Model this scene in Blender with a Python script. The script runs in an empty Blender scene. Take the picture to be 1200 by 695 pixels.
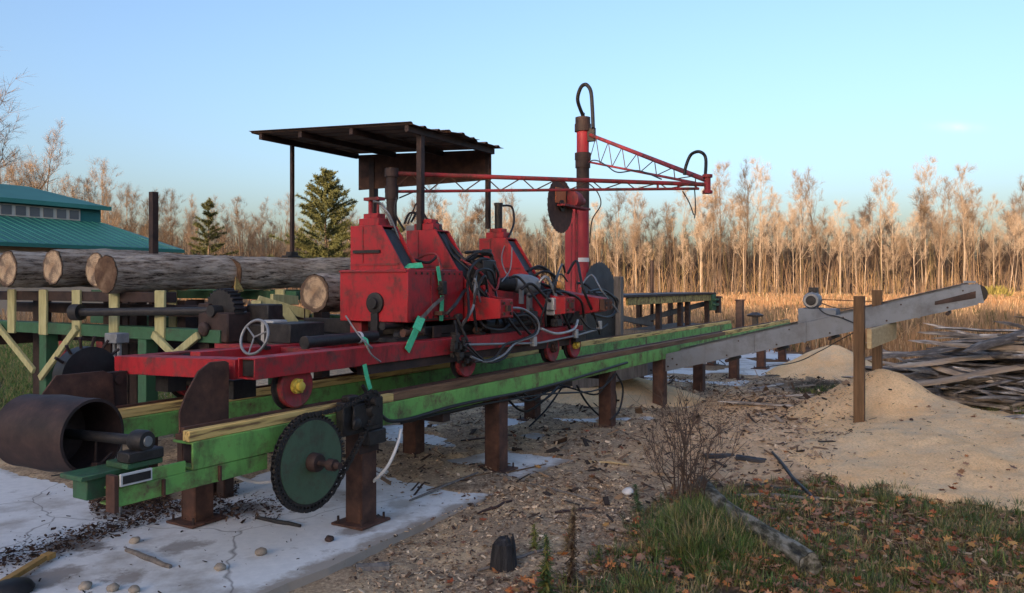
import bpy, math, random
from mathutils import Vector, Matrix, noise
R = math.radians
rnd = random.Random(7)
scene = bpy.context.scene
COL = scene.collection
# ------------------------------------------------------------------ frame
EYE = 1.65                       # eye height over the slab
FOC, HX, HY = 930.0, 600.0, 333.0
U = Vector((0.5090, 0.8607, 0)); U.normalize()      # along the track
N = Vector((-U.y, U.x, 0))                          # across the track, away
Z = Vector((0, 0, 1))
O0 = Vector((-1.053, 5.5, 0))
ANG = math.atan2(U.y, U.x)
def m(s, t, z): return O0 + U*s + N*t + Z*z
def pt(px, py, t):
    """point of the vertical plane t=const seen in this direction"""
    a = (px-HX)/FOC
    # ((aY,Y)-O0).N = t
    Y = (t + O0.x*N.x + O0.y*N.y)/(a*N.x + N.y)
    return Vector((a*Y, Y, EYE-(py-HY)/FOC*Y))
def wy(px, py, Y): return Vector(((px-HX)/FOC*Y, Y, EYE-(py-HY)/FOC*Y))
def gr(px, py, z=0.0):
    Y = FOC*(EYE-z)/(py-HY); return Vector(((px-HX)/FOC*Y, Y, z))
def st(p): d = p-O0; return d.dot(U), d.dot(N)

# ------------------------------------------------------------------ mesh helper
class MB:
    def __init__(s): s.v=[]; s.f=[]; s.c=[]
    def add(s, vs, fs):
        o=len(s.v); s.v += [Vector(v) for v in vs]; s.f += [tuple(i+o for i in f) for f in fs]; return s
    def hexa(s, c): return s.add(c, [(0,3,2,1),(4,5,6,7),(0,1,5,4),(1,2,6,5),(2,3,7,6),(3,0,4,7)])
    def fbox(s, o, ax, ay, az, x0,x1,y0,y1,z0,z1):
        c=[o+ax*x+ay*y+az*z for z in (z0,z1) for x,y in ((x0,y0),(x1,y0),(x1,y1),(x0,y1))]
        return s.hexa(c)
    def mb(s, s0,s1,t0,t1,z0,z1): return s.fbox(O0,U,N,Z,s0,s1,t0,t1,z0,z1)
    def bx(s, x0,x1,y0,y1,z0,z1): return s.fbox(Vector((0,0,0)),Vector((1,0,0)),Vector((0,1,0)),Z,x0,x1,y0,y1,z0,z1)
    def beam(s, p0, p1, w, h, up=Z, roll=0):
        p0=Vector(p0); p1=Vector(p1); d=(p1-p0); L=d.length; d.normalize()
        side=d.cross(up)
        if side.length<1e-4: side=d.cross(Vector((1,0,0)))
        side.normalize(); u2=side.cross(d).normalized()
        if roll:
            q=Matrix.Rotation(roll,3,d); side=q@side; u2=q@u2
        return s.fbox(p0,d,side,u2,0,L,-w/2,w/2,-h/2,h/2)
    def tube(s, pts, r, seg=8, cap=True):
        pts=[Vector(p) for p in pts]; n=len(pts)
        rs = r if isinstance(r,(list,tuple)) else [r]*n
        base=len(s.v); prev=None
        for i,p in enumerate(pts):
            d=(pts[min(i+1,n-1)]-pts[max(i-1,0)])
            if d.length<1e-9: d=Vector((0,0,1))
            d.normalize()
            if prev is None:
                a=Vector((0,0,1)) if abs(d.z)<.9 else Vector((1,0,0)); x=d.cross(a).normalized()
            else:
                x=prev-d*prev.dot(d)
                if x.length<1e-6: x=d.cross(Vector((0,0,1)))
                x.normalize()
            prev=x; y=d.cross(x)
            for k in range(seg):
                A=2*math.pi*k/seg; s.v.append(p+(x*math.cos(A)+y*math.sin(A))*rs[i])
        for i in range(n-1):
            for k in range(seg):
                a=base+i*seg+k; b=base+i*seg+(k+1)%seg; s.f.append((a,b,b+seg,a+seg))
        if cap and seg>2:
            s.f.append(tuple(base+k for k in reversed(range(seg)))); s.f.append(tuple(base+(n-1)*seg+k for k in range(seg)))
        return s
    def cyl(s, p0, p1, r, seg=20, r1=None): return s.tube([p0,p1],[r, r if r1 is None else r1],seg)
    def lathe(s, c, ax, prof, seg=28):
        """prof: list of (distance along ax, radius)"""
        c=Vector(c); ax=Vector(ax).normalized()
        a=Vector((0,0,1)) if abs(ax.z)<.9 else Vector((1,0,0)); x=ax.cross(a).normalized(); y=ax.cross(x)
        b=len(s.v); n=len(prof)
        for d,r in prof:
            for k in range(seg):
                A=2*math.pi*k/seg; s.v.append(c+ax*d+(x*math.cos(A)+y*math.sin(A))*max(r,1e-4))
        for i in range(n-1):
            for k in range(seg):
                p=b+i*seg+k; q=b+i*seg+(k+1)%seg; s.f.append((p,q,q+seg,p+seg))
        s.f.append(tuple(b+k for k in reversed(range(seg)))); s.f.append(tuple(b+(n-1)*seg+k for k in range(seg)))
        return s
    def prism(s, poly, ext):
        n=len(poly); vs=[Vector(p) for p in poly]; vs+= [p+ext for p in vs[:n]]
        return s.add(vs,[tuple(reversed(range(n))),tuple(range(n,2*n))]+[(i,(i+1)%n,n+(i+1)%n,n+i) for i in range(n)])
    def hollow(s, s0,s1,t0,t1,z0,z1,w=.012):
        s.mb(s0,s1,t0,t0+w,z0,z1); s.mb(s0,s1,t1-w,t1,z0,z1)
        s.mb(s0,s1,t0+w,t1-w,z0,z0+w); s.mb(s0,s1,t0+w,t1-w,z1-w,z1); return s
    def ribbon(s, p, q, w, side):
        o=len(s.v); h=side*(w/2)
        s.v += [p-h,p+h,q+h*.45,q-h*.45]; s.f.append((o,o+1,o+2,o+3))
    def build(s, name, mat, parent=None, bevel=0, smooth=35, tagk=None, colors=None):
        off=Vector((0,0,0)); p=parent
        while p is not None: off+=p.location; p=p.parent
        me=bpy.data.meshes.new(name)
        me.from_pydata([tuple(v-off) for v in s.v],[],s.f); me.update()
        if colors:
            at=me.color_attributes.new('tint','FLOAT_COLOR','POINT')
            flat=[x for c in colors for x in (c[0],c[1],c[2],1)]
            at.data.foreach_set('color',flat)
        if smooth:
            me.shade_smooth(); me.set_sharp_from_angle(angle=R(smooth))
        me.materials.append(mat)
        o=bpy.data.objects.new(name,me); COL.objects.link(o)
        if parent is not None: o.parent=parent
        if bevel:
            b=o.modifiers.new('bevel','BEVEL'); b.width=bevel; b.segments=1; b.limit_method='ANGLE'; b.angle_limit=R(40)
        if tagk: o['kind']=tagk
        return o
def tag(o, label=None, cat=None, group=None, kind=None):
    if label: o['label']=label
    if cat: o['category']=cat; o['kind']='thing'
    if group: o['group']=group
    if kind: o['kind']=kind
    return o
def empty(name, loc, label, cat, group=None, rz=0):
    o=bpy.data.objects.new(name,None); o.empty_display_size=.2; COL.objects.link(o); o.location=loc; o.rotation_euler=(0,0,rz)
    return tag(o,label,cat,group)
KIDS={}
def copy_tree(o, parent=None):
    c=o.copy(); COL.objects.link(c)
    if parent is not None: c.parent=parent
    for ch in list(o.children): copy_tree(ch,c)
    return c
def smooth_path(P, k=6):
    P=[Vector(p) for p in P]; out=[]; n=len(P)
    for i in range(n-1):
        a=P[max(i-1,0)]; b=P[i]; c=P[i+1]; d=P[min(i+2,n-1)]
        for j in range(k):
            t=j/k; out.append(.5*((2*b)+(c-a)*t+(2*a-5*b+4*c-d)*t*t+(3*b-a-3*c+d)*t**3))
    out.append(P[-1]); return out

# ------------------------------------------------------------------ materials
MATS={}
def node_mat(name):
    ma=bpy.data.materials.new(name); ma.use_nodes=True; nt=ma.node_tree; MATS[name]=ma
    return ma, nt, nt.nodes['Principled BSDF']
def L(nt,a,b): nt.links.new(a,b)
def noise_n(nt, vec, scale, detail=6, rough=.6):
    n=nt.nodes.new('ShaderNodeTexNoise'); n.inputs['Scale'].default_value=scale; n.inputs['Detail'].default_value=detail; n.inputs['Roughness'].default_value=rough
    if vec is not None: L(nt,vec,n.inputs['Vector'])
    return n.outputs['Fac']
def ramp(nt, fac, stops):
    r=nt.nodes.new('ShaderNodeValToRGB'); L(nt,fac,r.inputs['Fac']); e=r.color_ramp.elements
    while len(e)<len(stops): e.new(.5)
    for i,(p,c) in enumerate(stops):
        e[i].position=p; e[i].color=(c[0],c[1],c[2],1) if isinstance(c,(tuple,list)) else (c,c,c,1)
    return r.outputs['Color']
def mixc(nt, fac, a, b, mode='MIX'):
    n=nt.nodes.new('ShaderNodeMix'); n.data_type='RGBA'; n.blend_type=mode
    def put(sock,v):
        if isinstance(v,(int,float)): sock.default_value=v
        elif isinstance(v,(tuple,list)): sock.default_value=(v[0],v[1],v[2],1)
        else: L(nt,v,sock)
    put(n.inputs[0],fac); put(n.inputs[6],a); put(n.inputs[7],b); return n.outputs[2]
def coords(nt, stretch=(1,1,1), rot=0, kind='Object'):
    tc=nt.nodes.new('ShaderNodeTexCoord'); mp=nt.nodes.new('ShaderNodeMapping'); mp.inputs['Scale'].default_value=stretch
    if rot:
        m0=nt.nodes.new('ShaderNodeMapping'); m0.inputs['Rotation'].default_value=(0,0,rot); L(nt,tc.outputs[kind],m0.inputs['Vector']); L(nt,m0.outputs[0],mp.inputs['Vector'])
    else: L(nt,tc.outputs[kind],mp.inputs['Vector'])
    return mp.outputs[0]
def bump(nt, bs, h, strength=.3, dist=.01):
    b=nt.nodes.new('ShaderNodeBump'); b.inputs['Strength'].default_value=strength; b.inputs['Distance'].default_value=dist
    L(nt,h,b.inputs['Height']); L(nt,b.outputs[0],bs.inputs['Normal'])
def m_paint(name, col, wear=(.16,.09,.06), amount=.42, scale=9, rough=.5, grime=(.03,.025,.02), gr_amt=.5, metallic=0):
    ma,nt,bs=node_mat(name); v=coords(nt)
    n1=noise_n(nt,v,scale*.35,8,.65); n2=noise_n(nt,v,scale,10,.75); n3=noise_n(nt,v,scale*6,4,.6)
    vs=coords(nt,(2.2,2.2,.8)); n4=noise_n(nt,vs,scale*.30,9,.7)
    c=mixc(nt,n1,tuple(x*.72 for x in col),tuple(min(1,x*1.18) for x in col))
    c=mixc(nt,ramp(nt,n2,[(amount-.09+.2,0),(amount+.3,1)]),c,wear)
    f=ramp(nt,n4,[(.50,0),(.66,gr_amt)]); c=mixc(nt,f,c,grime)
    L(nt,c,bs.inputs['Base Color']); L(nt,ramp(nt,n2,[(.3,rough-.1),(.7,min(1,rough+.3))]),bs.inputs['Roughness'])
    bs.inputs['Metallic'].default_value=metallic; bs.inputs['Specular IOR Level'].default_value=.35
    bump(nt,bs,n3,.25,.004); return ma
def m_noise(name, stops, scale=8, rough=.8, stretch=(1,1,1), rot=0, bstr=.4, bdist=.01, metallic=0, rand=0, detail=8, spec=.3, kind='Object'):
    ma,nt,bs=node_mat(name); v=coords(nt,stretch,rot,kind); n=noise_n(nt,v,scale,detail,.65)
    c=ramp(nt,n,stops)
    if rand:
        oi=nt.nodes.new('ShaderNodeObjectInfo'); r=ramp(nt,oi.outputs['Random'],[(0,1-rand),(1,1+rand*.6)]); c=mixc(nt,1.0,c,r,'MULTIPLY')
    L(nt,c,bs.inputs['Base Color']); bs.inputs['Roughness'].default_value=rough; bs.inputs['Metallic'].default_value=metallic
    bs.inputs['Specular IOR Level'].default_value=spec
    if bstr: bump(nt,bs,noise_n(nt,v,scale*2.5,6,.7),bstr,bdist)
    return ma
def m_tint(name, rough=.9, scale=0, transl=0):
    ma,nt,bs=node_mat(name); a=nt.nodes.new('ShaderNodeAttribute'); a.attribute_name='tint'
    L(nt,a.outputs['Color'],bs.inputs['Base Color']); bs.inputs['Roughness'].default_value=rough; bs.inputs['Specular IOR Level'].default_value=.15
    return ma
red=m_paint('red paint',(.39,.018,.026),wear=(.10,.045,.04),amount=.38,rough=.42,gr_amt=.72,grime=(.022,.016,.016))
red_dull=m_paint('dull red paint',(.28,.025,.033),wear=(.09,.05,.04),amount=.36,rough=.55,gr_amt=.8)
red_mast=m_paint('mast red paint',(.36,.028,.04),wear=(.14,.06,.05),amount=.45,rough=.45,gr_amt=.35)
green=m_paint('green paint',(.17,.42,.10),wear=(.13,.085,.05),amount=.36,scale=6,rough=.5,gr_amt=.55,grime=(.045,.05,.025))
green_disc=m_paint('faded green paint',(.065,.115,.07),wear=(.07,.06,.045),amount=.38,rough=.55,gr_amt=.5)
green_dk=m_paint('dark green paint',(.04,.12,.06),wear=(.06,.06,.045),amount=.42,rough=.5,gr_amt=.5)
yellow=m_paint('yellow paint on wood',(.50,.40,.13),wear=(.15,.09,.045),amount=.3,scale=12,rough=.8,gr_amt=.7,grime=(.07,.045,.03))
yellow2=m_paint('yellow hub paint',(.6,.45,.07),wear=(.15,.1,.05),amount=.45,scale=20,rough=.5)
rust=m_noise('rusty steel',[(.3,(.035,.02,.016)),(.55,(.085,.042,.03)),(.8,(.16,.075,.045))],9,.75,bstr=.35,bdist=.005)
rust_dk=m_noise('dark rusty steel',[(.3,(.016,.012,.012)),(.6,(.05,.03,.026)),(.85,(.10,.055,.04))],8,.65,bstr=.3,bdist=.005)
iron=m_noise('greasy iron',[(.3,(.012,.012,.013)),(.6,(.03,.028,.028)),(.85,(.07,.055,.045))],14,.5,bstr=.5,bdist=.006)
rubber=m_noise('black rubber',[(.3,(.010,.010,.011)),(.8,(.028,.028,.03))],10,.5,bstr=.1,bdist=.002)
steel=m_noise('grey steel',[(.3,(.15,.16,.17)),(.7,(.30,.31,.32)),(.85,(.2,.14,.1))],8,.45,metallic=.4,bstr=.2,bdist=.003)
galv=m_paint('galvanised sheet',(.17,.20,.24),wear=(.11,.12,.135),amount=.36,scale=3,rough=.42,grime=(.12,.115,.11),gr_amt=.3,metallic=.15)
alu=m_noise('pale aluminium',[(.3,(.3,.31,.31)),(.8,(.55,.55,.53))],14,.4,metallic=.3,bstr=.2,bdist=.003)
blade=m_noise('saw blade steel',[(.3,(.045,.05,.058)),(.7,(.085,.09,.10)),(.85,(.10,.07,.055))],5,.6,metallic=.2,bstr=.1,bdist=.003)
white=m_noise('white plastic',[(.3,(.5,.51,.52)),(.8,(.72,.72,.7))],10,.5,bstr=.1,bdist=.002)
strapg=m_noise('green webbing',[(.3,(.05,.42,.20)),(.8,(.12,.62,.34))],30,.7,bstr=.3,bdist=.002)
yel_board=m_noise('worn yellow edge board',[(.30,(.10,.06,.035)),(.42,(.22,.14,.06)),(.5,(.62,.43,.15)),(.75,(.75,.56,.24))],4,.85,stretch=(.5,7,7),rot=-ANG,bstr=.5,bdist=.006)
brn_board=m_noise('brown edge board',[(.30,(.06,.035,.022)),(.5,(.17,.095,.055)),(.66,(.22,.13,.075)),(.75,(.50,.36,.16))],4,.85,stretch=(.5,7,7),rot=-ANG,bstr=.5,bdist=.006)
roofsheet=m_noise('weathered roof sheet',[(.3,(.06,.042,.035)),(.6,(.13,.085,.065)),(.85,(.20,.12,.08))],3,.65,bstr=.3,bdist=.01,metallic=.2)
lumber=m_noise('treated lumber',[(.3,(.07,.042,.024)),(.55,(.13,.078,.042)),(.8,(.20,.125,.07))],5,.85,stretch=(6,6,.5),bstr=.5,bdist=.004)
pine_board=m_noise('fresh cut board',[(.3,(.32,.24,.13)),(.7,(.48,.38,.22)),(.9,(.3,.2,.1))],5,.8,stretch=(1.5,1.5,6),bstr=.3,bdist=.003)
boardy=m_noise('yellow green board',[(.3,(.28,.26,.12)),(.6,(.44,.42,.22)),(.85,(.28,.22,.12))],6,.8,stretch=(5,5,1),bstr=.3,bdist=.004)
greywood=m_noise('grey weathered wood',[(.3,(.09,.08,.075)),(.6,(.18,.165,.15)),(.85,(.28,.25,.22))],5,.9,stretch=(6,6,.7),bstr=.6,bdist=.005)
teal=m_noise('teal roof metal',[(.3,(.010,.085,.085)),(.8,(.018,.13,.125))],.6,.5,bstr=0)
# ================================================================== SETTING
def sm(x,a,b):
    t=min(1,max(0,(x-a)/(b-a))); return t*t*(3-2*t)
def nz(x,y,sc,seed=0): return noise.noise(Vector((x*sc,y*sc,seed*7.3)))
def fb(x,y,sc,seed=0): return nz(x,y,sc,seed)+.5*nz(x,y,sc*2.1,seed+1)+.25*nz(x,y,sc*4.3,seed+2)
def in_slab(s,t): return -6<s<18.5 and -.42+.0<t<3.9
def grass_mask(x,y):
    g=0
    g=max(g, sm(x-(.20+.5*(y-4.2)),-.15,.35)*(1-sm(y,5.9+.12*(x-1),6.6+.12*(x-1))))       # front right
    g=max(g, sm(x,-.15,.25)*(1-sm(y,4.35,4.75)))
    d=math.hypot(x-5.0,(y-12.2)*.7); g=max(g,1-sm(d,.5,1.1))                        # patch behind the posts
    g=max(g, sm(x,3.6+.25*(y-8),5.2+.25*(y-8))*sm(y,6.8,7.8)*(1-sm(y,11.0,12.5))*.8)
    if y>9.5: g=max(g, (1-sm(x,-6.5,-5))*sm(y,9.5,10.5))
    return max(0,min(1,g))
def height(x,y):
    s,t=st(Vector((x,y,0)))
    h=.012+.022*fb(x,y,1.1)+.012*fb(x,y,5,3)
    edge=-.42+.05*nz(s,0,1.3,5)
    far=sm(math.hypot(x,y),15,24)
    if -6<s<18.5 and edge<t<3.9:
        d=sm(s+.35*fb(x,y,1.4,9),.75,1.35)*(1-sm(s,8.2,9.6))
        d=max(d, sm(s,-.9,-.3)*sm(t,1.25,1.8)*.9)
        patch=sm(fb(x,y,1.3,21),.18,.34) if s>1.4 else 0
        base=-.05
        h=base+(h+.05+.012)*d*(1-patch)+ (.0 if d<.9 else .0)
        if s>8.2: h=max(h, -.05+ .065*sm(fb(x,y,.9,33),.05,.3))
    else:
        # sawdust apron right of the track, mud dip by the slab corner
        h-= .07*sm(-(s),-1.2,.2)*(1 if t<0 else 0)
        h+= .13*math.exp(-(((x-2.6)/1.0)**2+((y-8.3)/1.3)**2))+.10*math.exp(-(((x-3.4)/.8)**2+((y-10.5)/1.2)**2))
        h+= .03*abs(fb(x,y,2.3,40))
        if y>7 and x>5: h+= .05*fb(x,y,.5,6)
    return h*(1-far)+(-.02+.15*nz(x,y,.03,8))*far
def spacing(lo,hi,step,mn,mx,f=1.22):
    a=[lo+i*step for i in range(int(round((hi-lo)/step))+1)]
    d=step; x=a[-1]
    while x<mx: d*=f; x+=d; a.append(min(x,mx))
    d=step; x=lo; pre=[]
    while x>mn: d*=f; x-=d; pre.append(max(x,mn))
    return pre[::-1]+a
xs=spacing(-6.5,8.5,.055,-600,600); ys=spacing(2.6,14.5,.055,-300,900)
g=MB(); cols=[]
for y in ys:
    for x in xs:
        g.v.append(Vector((x,y,height(x,y))))
        sfac=0
        s,t=st(Vector((x,y,0)))
        if t<-.35 and 2.2<s<9: sfac=.85*math.exp(-(((x-2.9)/1.3)**2+((y-9.3)/2.6)**2))+.5*sm(-t,.4,1.2)
        fld=sm(y,13.5,17) if x>-5 else sm(y,23,26)
        cols.append((grass_mask(x,y),min(1,sfac),fld))
nx=len(xs)
for j in range(len(ys)-1):
    for i in range(nx-1): a=j*nx+i; g.f.append((a,a+1,a+nx+1,a+nx))
# ground material
gm,nt,bs=node_mat('ground soil')
tc=coords(nt); at=nt.nodes.new('ShaderNodeAttribute'); at.attribute_name='tint'
sep=nt.nodes.new('ShaderNodeSeparateColor'); L(nt,at.outputs['Color'],sep.inputs[0])
n1=noise_n(nt,tc,1.3,8,.7); n2=noise_n(nt,tc,34,5,.75); n3=noise_n(nt,tc,6,8,.7)
vo=nt.nodes.new('ShaderNodeTexVoronoi'); vo.inputs['Scale'].default_value=55; L(nt,tc,vo.inputs['Vector'])
dirt=ramp(nt,n2,[(.33,(.06,.042,.03)),(.43,(.22,.155,.105)),(.54,(.46,.34,.23)),(.68,(.72,.58,.42))])
dirt=mixc(nt,ramp(nt,n3,[(.36,.6),(.56,0)]),dirt,(.06,.04,.03))
chips=mixc(nt,ramp(nt,vo.outputs['Distance'],[(.2,0),(.7,.6)]),(.60,.46,.30),(.24,.165,.11))
f1=ramp(nt,n1,[(.40,0),(.60,.8)]); dirt=mixc(nt,f1,dirt,chips); n4=noise_n(nt,tc,2.7,8,.75); dirt=mixc(nt,ramp(nt,n4,[(.50,0),(.60,.75)]),dirt,mixc(nt,ramp(nt,n2,[(.35,.6),(.5,0)]),(.70,.52,.32),(.22,.15,.10)))
saw=ramp(nt,n3,[(.3,(.56,.36,.20)),(.6,(.80,.55,.33)),(.8,(.62,.42,.25))])
grs=ramp(nt,n3,[(.30,(.03,.03,.016)),(.46,(.07,.055,.035)),(.56,(.13,.09,.06)),(.7,(.24,.17,.12))])
fldn=noise_n(nt,tc,.8,8,.7); fld=ramp(nt,fldn,[(.35,(.09,.055,.035)),(.6,(.22,.13,.075)),(.8,(.12,.11,.05))])
c=mixc(nt,sep.outputs[1],dirt,saw); c=mixc(nt,sep.outputs[0],c,grs); c=mixc(nt,sep.outputs[2],c,fld)
L(nt,c,bs.inputs['Base Color']); bs.inputs['Roughness'].default_value=.95; bs.inputs['Specular IOR Level'].default_value=.1
bump(nt,bs,n2,.9,.03)
ground=g.build('ground',gm,smooth=0,tagk='structure',colors=cols); ground.data.shade_smooth()

# concrete slab, real edge
edge=[]
for i in range(90):
    s=-6+24.5*i/89; edge.append((s,-.42+.07*fb(s,0,.8,60)+.03*nz(s,1,5,61)))
sl=MB(); top=[m(s,t,0) for s,t in edge]+[m(18.5,3.9,0),m(-6,3.9,0)]
sl.prism([p-Z*.14 for p in top],Z*.14)
sm_,nt,bs=node_mat('pale concrete'); tc=coords(nt)
a1=noise_n(nt,tc,.9,10,.65); a2=noise_n(nt,tc,14,8,.7); a3=noise_n(nt,coords(nt,(1,1,1),0),2.3,8,.75)
c=ramp(nt,a2,[(.3,(.60,.61,.61)),(.7,(.74,.74,.73))]); c=mixc(nt,ramp(nt,a1,[(.5,0),(.63,.8)]),c,(.24,.20,.16))
c=mixc(nt,ramp(nt,a3,[(.60,0),(.68,.75)]),c,(.12,.085,.06))
vv=nt.nodes.new('ShaderNodeTexVoronoi'); vv.feature='DISTANCE_TO_EDGE'; vv.inputs['Scale'].default_value=.45; vv.inputs['Randomness'].default_value=1
wv=nt.nodes.new('ShaderNodeVectorMath'); wv.operation='ADD'; wn=nt.nodes.new('ShaderNodeTexNoise'); wn.inputs['Scale'].default_value=3; L(nt,tc,wn.inputs['Vector']); sc2=nt.nodes.new('ShaderNodeVectorMath'); sc2.operation='SCALE'; sc2.inputs['Scale'].default_value=.25; L(nt,wn.outputs['Color'],sc2.inputs[0]); L(nt,tc,wv.inputs[0]); L(nt,sc2.outputs[0],wv.inputs[1]); L(nt,wv.outputs[0],vv.inputs['Vector'])
c=mixc(nt,ramp(nt,vv.outputs['Distance'],[(0,.65),(.0028,0)]),c,(.05,.04,.035))
def nmath(op,a,b=None):
    n=nt.nodes.new('ShaderNodeMath'); n.operation=op
    for i,v in enumerate((a,b)):
        if v is None: continue
        if isinstance(v,(int,float)): n.inputs[i].default_value=v
        else: L(nt,v,n.inputs[i])
    return n.outputs[0]
geo=nt.nodes.new('ShaderNodeNewGeometry').outputs['Position']; wob=noise_n(nt,tc,3.2,8,.7)
for (px,py,rad,col,amt) in ((95,640,.42,(.10,.07,.05),.8),(60,675,.40,(.16,.12,.09),.75),(215,640,.30,(.15,.12,.10),.65),(155,675,.30,(.20,.16,.13),.7),(290,596,.40,(.13,.09,.06),.75),(250,606,.24,(.06,.045,.035),.8),(420,622,.25,(.16,.11,.08),.7),(150,600,.30,(.09,.06,.05),.7),(470,590,.22,(.30,.24,.18),.5),(590,528,.3,(.12,.09,.07),.6)):
    d=nt.nodes.new('ShaderNodeVectorMath'); d.operation='DISTANCE'; L(nt,geo,d.inputs[0]); d.inputs[1].default_value=gr(px,py)
    q=nmath('ADD',nmath('DIVIDE',d.outputs['Value'],rad),nmath('MULTIPLY',wob,1.9)); c=mixc(nt,ramp(nt,nmath('MULTIPLY',q,.5),[(.62,amt),(.74,0)]),c,col)
dt=nt.nodes.new('ShaderNodeVectorMath'); dt.operation='DOT_PRODUCT'; L(nt,geo,dt.inputs[0]); dt.inputs[1].default_value=-N
eg=nmath('ADD',nmath('ADD',dt.outputs['Value'],float(O0.dot(N))),nmath('MULTIPLY',wob,.45))   # grows towards the broken edge
c=mixc(nt,ramp(nt,eg,[(.50,0),(.58,.8)]),c,(.24,.19,.14))
L(nt,c,bs.inputs['Base Color']); bs.inputs['Roughness'].default_value=.8; bump(nt,bs,a2,.25,.006)
sl.build('concrete_slab',sm_,smooth=0,tagk='structure')

# sawdust piles -----------------------------------------------------
sd,nt,bs=node_mat('sawdust'); tc=coords(nt); b1=noise_n(nt,tc,2.2,8,.7); b2=noise_n(nt,tc,60,4,.8); b3=noise_n(nt,tc,18,6,.75)
c=ramp(nt,b1,[(.35,(.82,.53,.27)),(.6,(.92,.66,.38)),(.8,(.76,.51,.29))]); c=mixc(nt,ramp(nt,b2,[(.35,.55),(.55,0)]),c,(.42,.27,.15))
c=mixc(nt,ramp(nt,b3,[(.58,0),(.72,.6)]),c,(.28,.19,.12)); b4=noise_n(nt,tc,1.4,9,.75); c=mixc(nt,ramp(nt,b4,[(.50,0),(.62,.5)]),c,(.50,.42,.31))
L(nt,c,bs.inputs['Base Color']); bs.inputs['Roughness'].default_value=.95; bs.inputs['Specular IOR Level'].default_value=.1; bump(nt,bs,b2,.8,.02)
def pile(name,label,x0,x1,y0,y1,step,hf):
    p=MB(); nx=int((x1-x0)/step)+1; ny=int((y1-y0)/step)+1
    for j in range(ny):
        for i in range(nx):
            x=x0+i*step; y=y0+j*step; p.v.append(Vector((x,y,hf(x,y))))
    for j in range(ny-1):
        for i in range(nx-1):
            q=j*nx+i; F=(q,q+1,q+nx+1,q+nx)
            if max(p.v[k].z-height(p.v[k].x,p.v[k].y) for k in F)>-.06: p.f.append(F)
    o=p.build(name,sd,smooth=0); o.data.shade_smooth(); return tag(o,label,'sawdust pile','heaps of sawdust around the conveyor')
def cone(x,y,cx,cy,h,r,p=1.0):
    d=math.hypot(x-cx,y-cy); q=math.sqrt(d*d+.03)-.17; return h-q*h/r*p
def hp(x,y):
    a=cone(x,y,4.36,9.3,.68,1.02)
    a2=cone(x,y,4.75,8.1,.30,1.5)
    e=math.hypot((x-4.45)/1.6,(y-7.15)/1.25)
    b=.24*math.cos(min(1.6,e*1.25))+.05*fb(x,y,2,70) if e<1.28 else -.1
    ee=math.hypot((x-3.6)/1.1,(y-7.6)/1.2); b2=.16*math.cos(min(1.6,ee*1.3)) if ee<1.25 else -.1
    e3=math.hypot((x-6.1)/1.5,(y-8.0)/.9); b3=.16*math.cos(min(1.6,e3*1.3)) if e3<1.25 else -.1
    k=10; v=math.log(sum(math.exp(k*q) for q in (a,a2,b,b2,b3)))/k-.03
    return max(-.1,v+.05*fb(x,y,1.5,71)+.022*abs(fb(x,y,4.5,72))+.008*nz(x,y,18,3))
pile('sawdust_pile','big pale sawdust heap round the foot of the near wooden conveyor post',2.2,8.4,5.2,11.2,.045,hp)
pile('sawdust_pile','small sawdust heap behind the conveyor, beyond the far wooden post',4.6,7.8,12.0,16.2,.09,lambda x,y:max(-.1,cone(x,y,5.75,14.3,.56,.95)+.03*fb(x,y,2,80)))
pile('sawdust_pile','low sawdust heap under the green track beside the conveyor chute',.0,4.2,9.4,13.6,.08,lambda x,y:max(-.1,cone(x,y,1.55,11.6,.34,1.1)+.03*fb(x,y,2,81)))

# ------------------------------------------------------------------ light
SUN_AZ, SUN_EL = R(207), R(8.0)
w=bpy.data.worlds.new('World'); scene.world=w; w.use_nodes=True; nt=w.node_tree; bg=nt.nodes['Background']
sk=nt.nodes.new('ShaderNodeTexSky'); sk.sky_type='NISHITA'; sk.sun_disc=False; sk.sun_elevation=SUN_EL; sk.sun_rotation=SUN_AZ; sk.air_density=1.0; sk.dust_density=4.2; sk.ozone_density=2.8
# one small wisp of cloud low on the right
tcw=nt.nodes.new('ShaderNodeTexCoord'); cd=Vector(((1121-HX)/FOC,1,(HY-149)/FOC)).normalized()
rt=Vector((cd.y,-cd.x,0)).normalized(); up=rt.cross(cd)
def dotn(v):
    d=nt.nodes.new('ShaderNodeVectorMath'); d.operation='DOT_PRODUCT'; nt.links.new(tcw.outputs['Generated'],d.inputs[0]); d.inputs[1].default_value=v; return d.outputs['Value']
def mth(op,a,b=None,c=None):
    n=nt.nodes.new('ShaderNodeMath'); n.operation=op
    for i,v in enumerate((a,b,c)):
        if v is None: continue
        if isinstance(v,(int,float)): n.inputs[i].default_value=v
        else: nt.links.new(v,n.inputs[i])
    return n.outputs[0]
dx=mth('MULTIPLY',dotn(rt),1/.019); dy=mth('MULTIPLY',mth('ADD',dotn(up),mth('MULTIPLY',dotn(rt),.13)),1/.0045)
rr=mth('ADD',mth('MULTIPLY',dx,dx),mth('MULTIPLY',dy,dy)); nn=noise_n(nt,tcw.outputs['Generated'],90,5,.6)
al=mth('MULTIPLY',mth('POWER',2.718,mth('MULTIPLY',rr,-1.0)),mth('MULTIPLY',nn,.35))
front=mth('GREATER_THAN',dotn(cd),.5); al=mth('MULTIPLY',al,front)
mx=mixc(nt,al,mixc(nt,1.0,sk.outputs[0],(1.07,.95,.95),'MULTIPLY'),(3.0,2.8,2.7)); nt.links.new(mx,bg.inputs[0]); bg.inputs[1].default_value=.15
sd_=bpy.data.lights.new('sun','SUN'); sd_.energy=2.2; sd_.angle=R(.5); sd_.color=(1,.67,.42)
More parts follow.
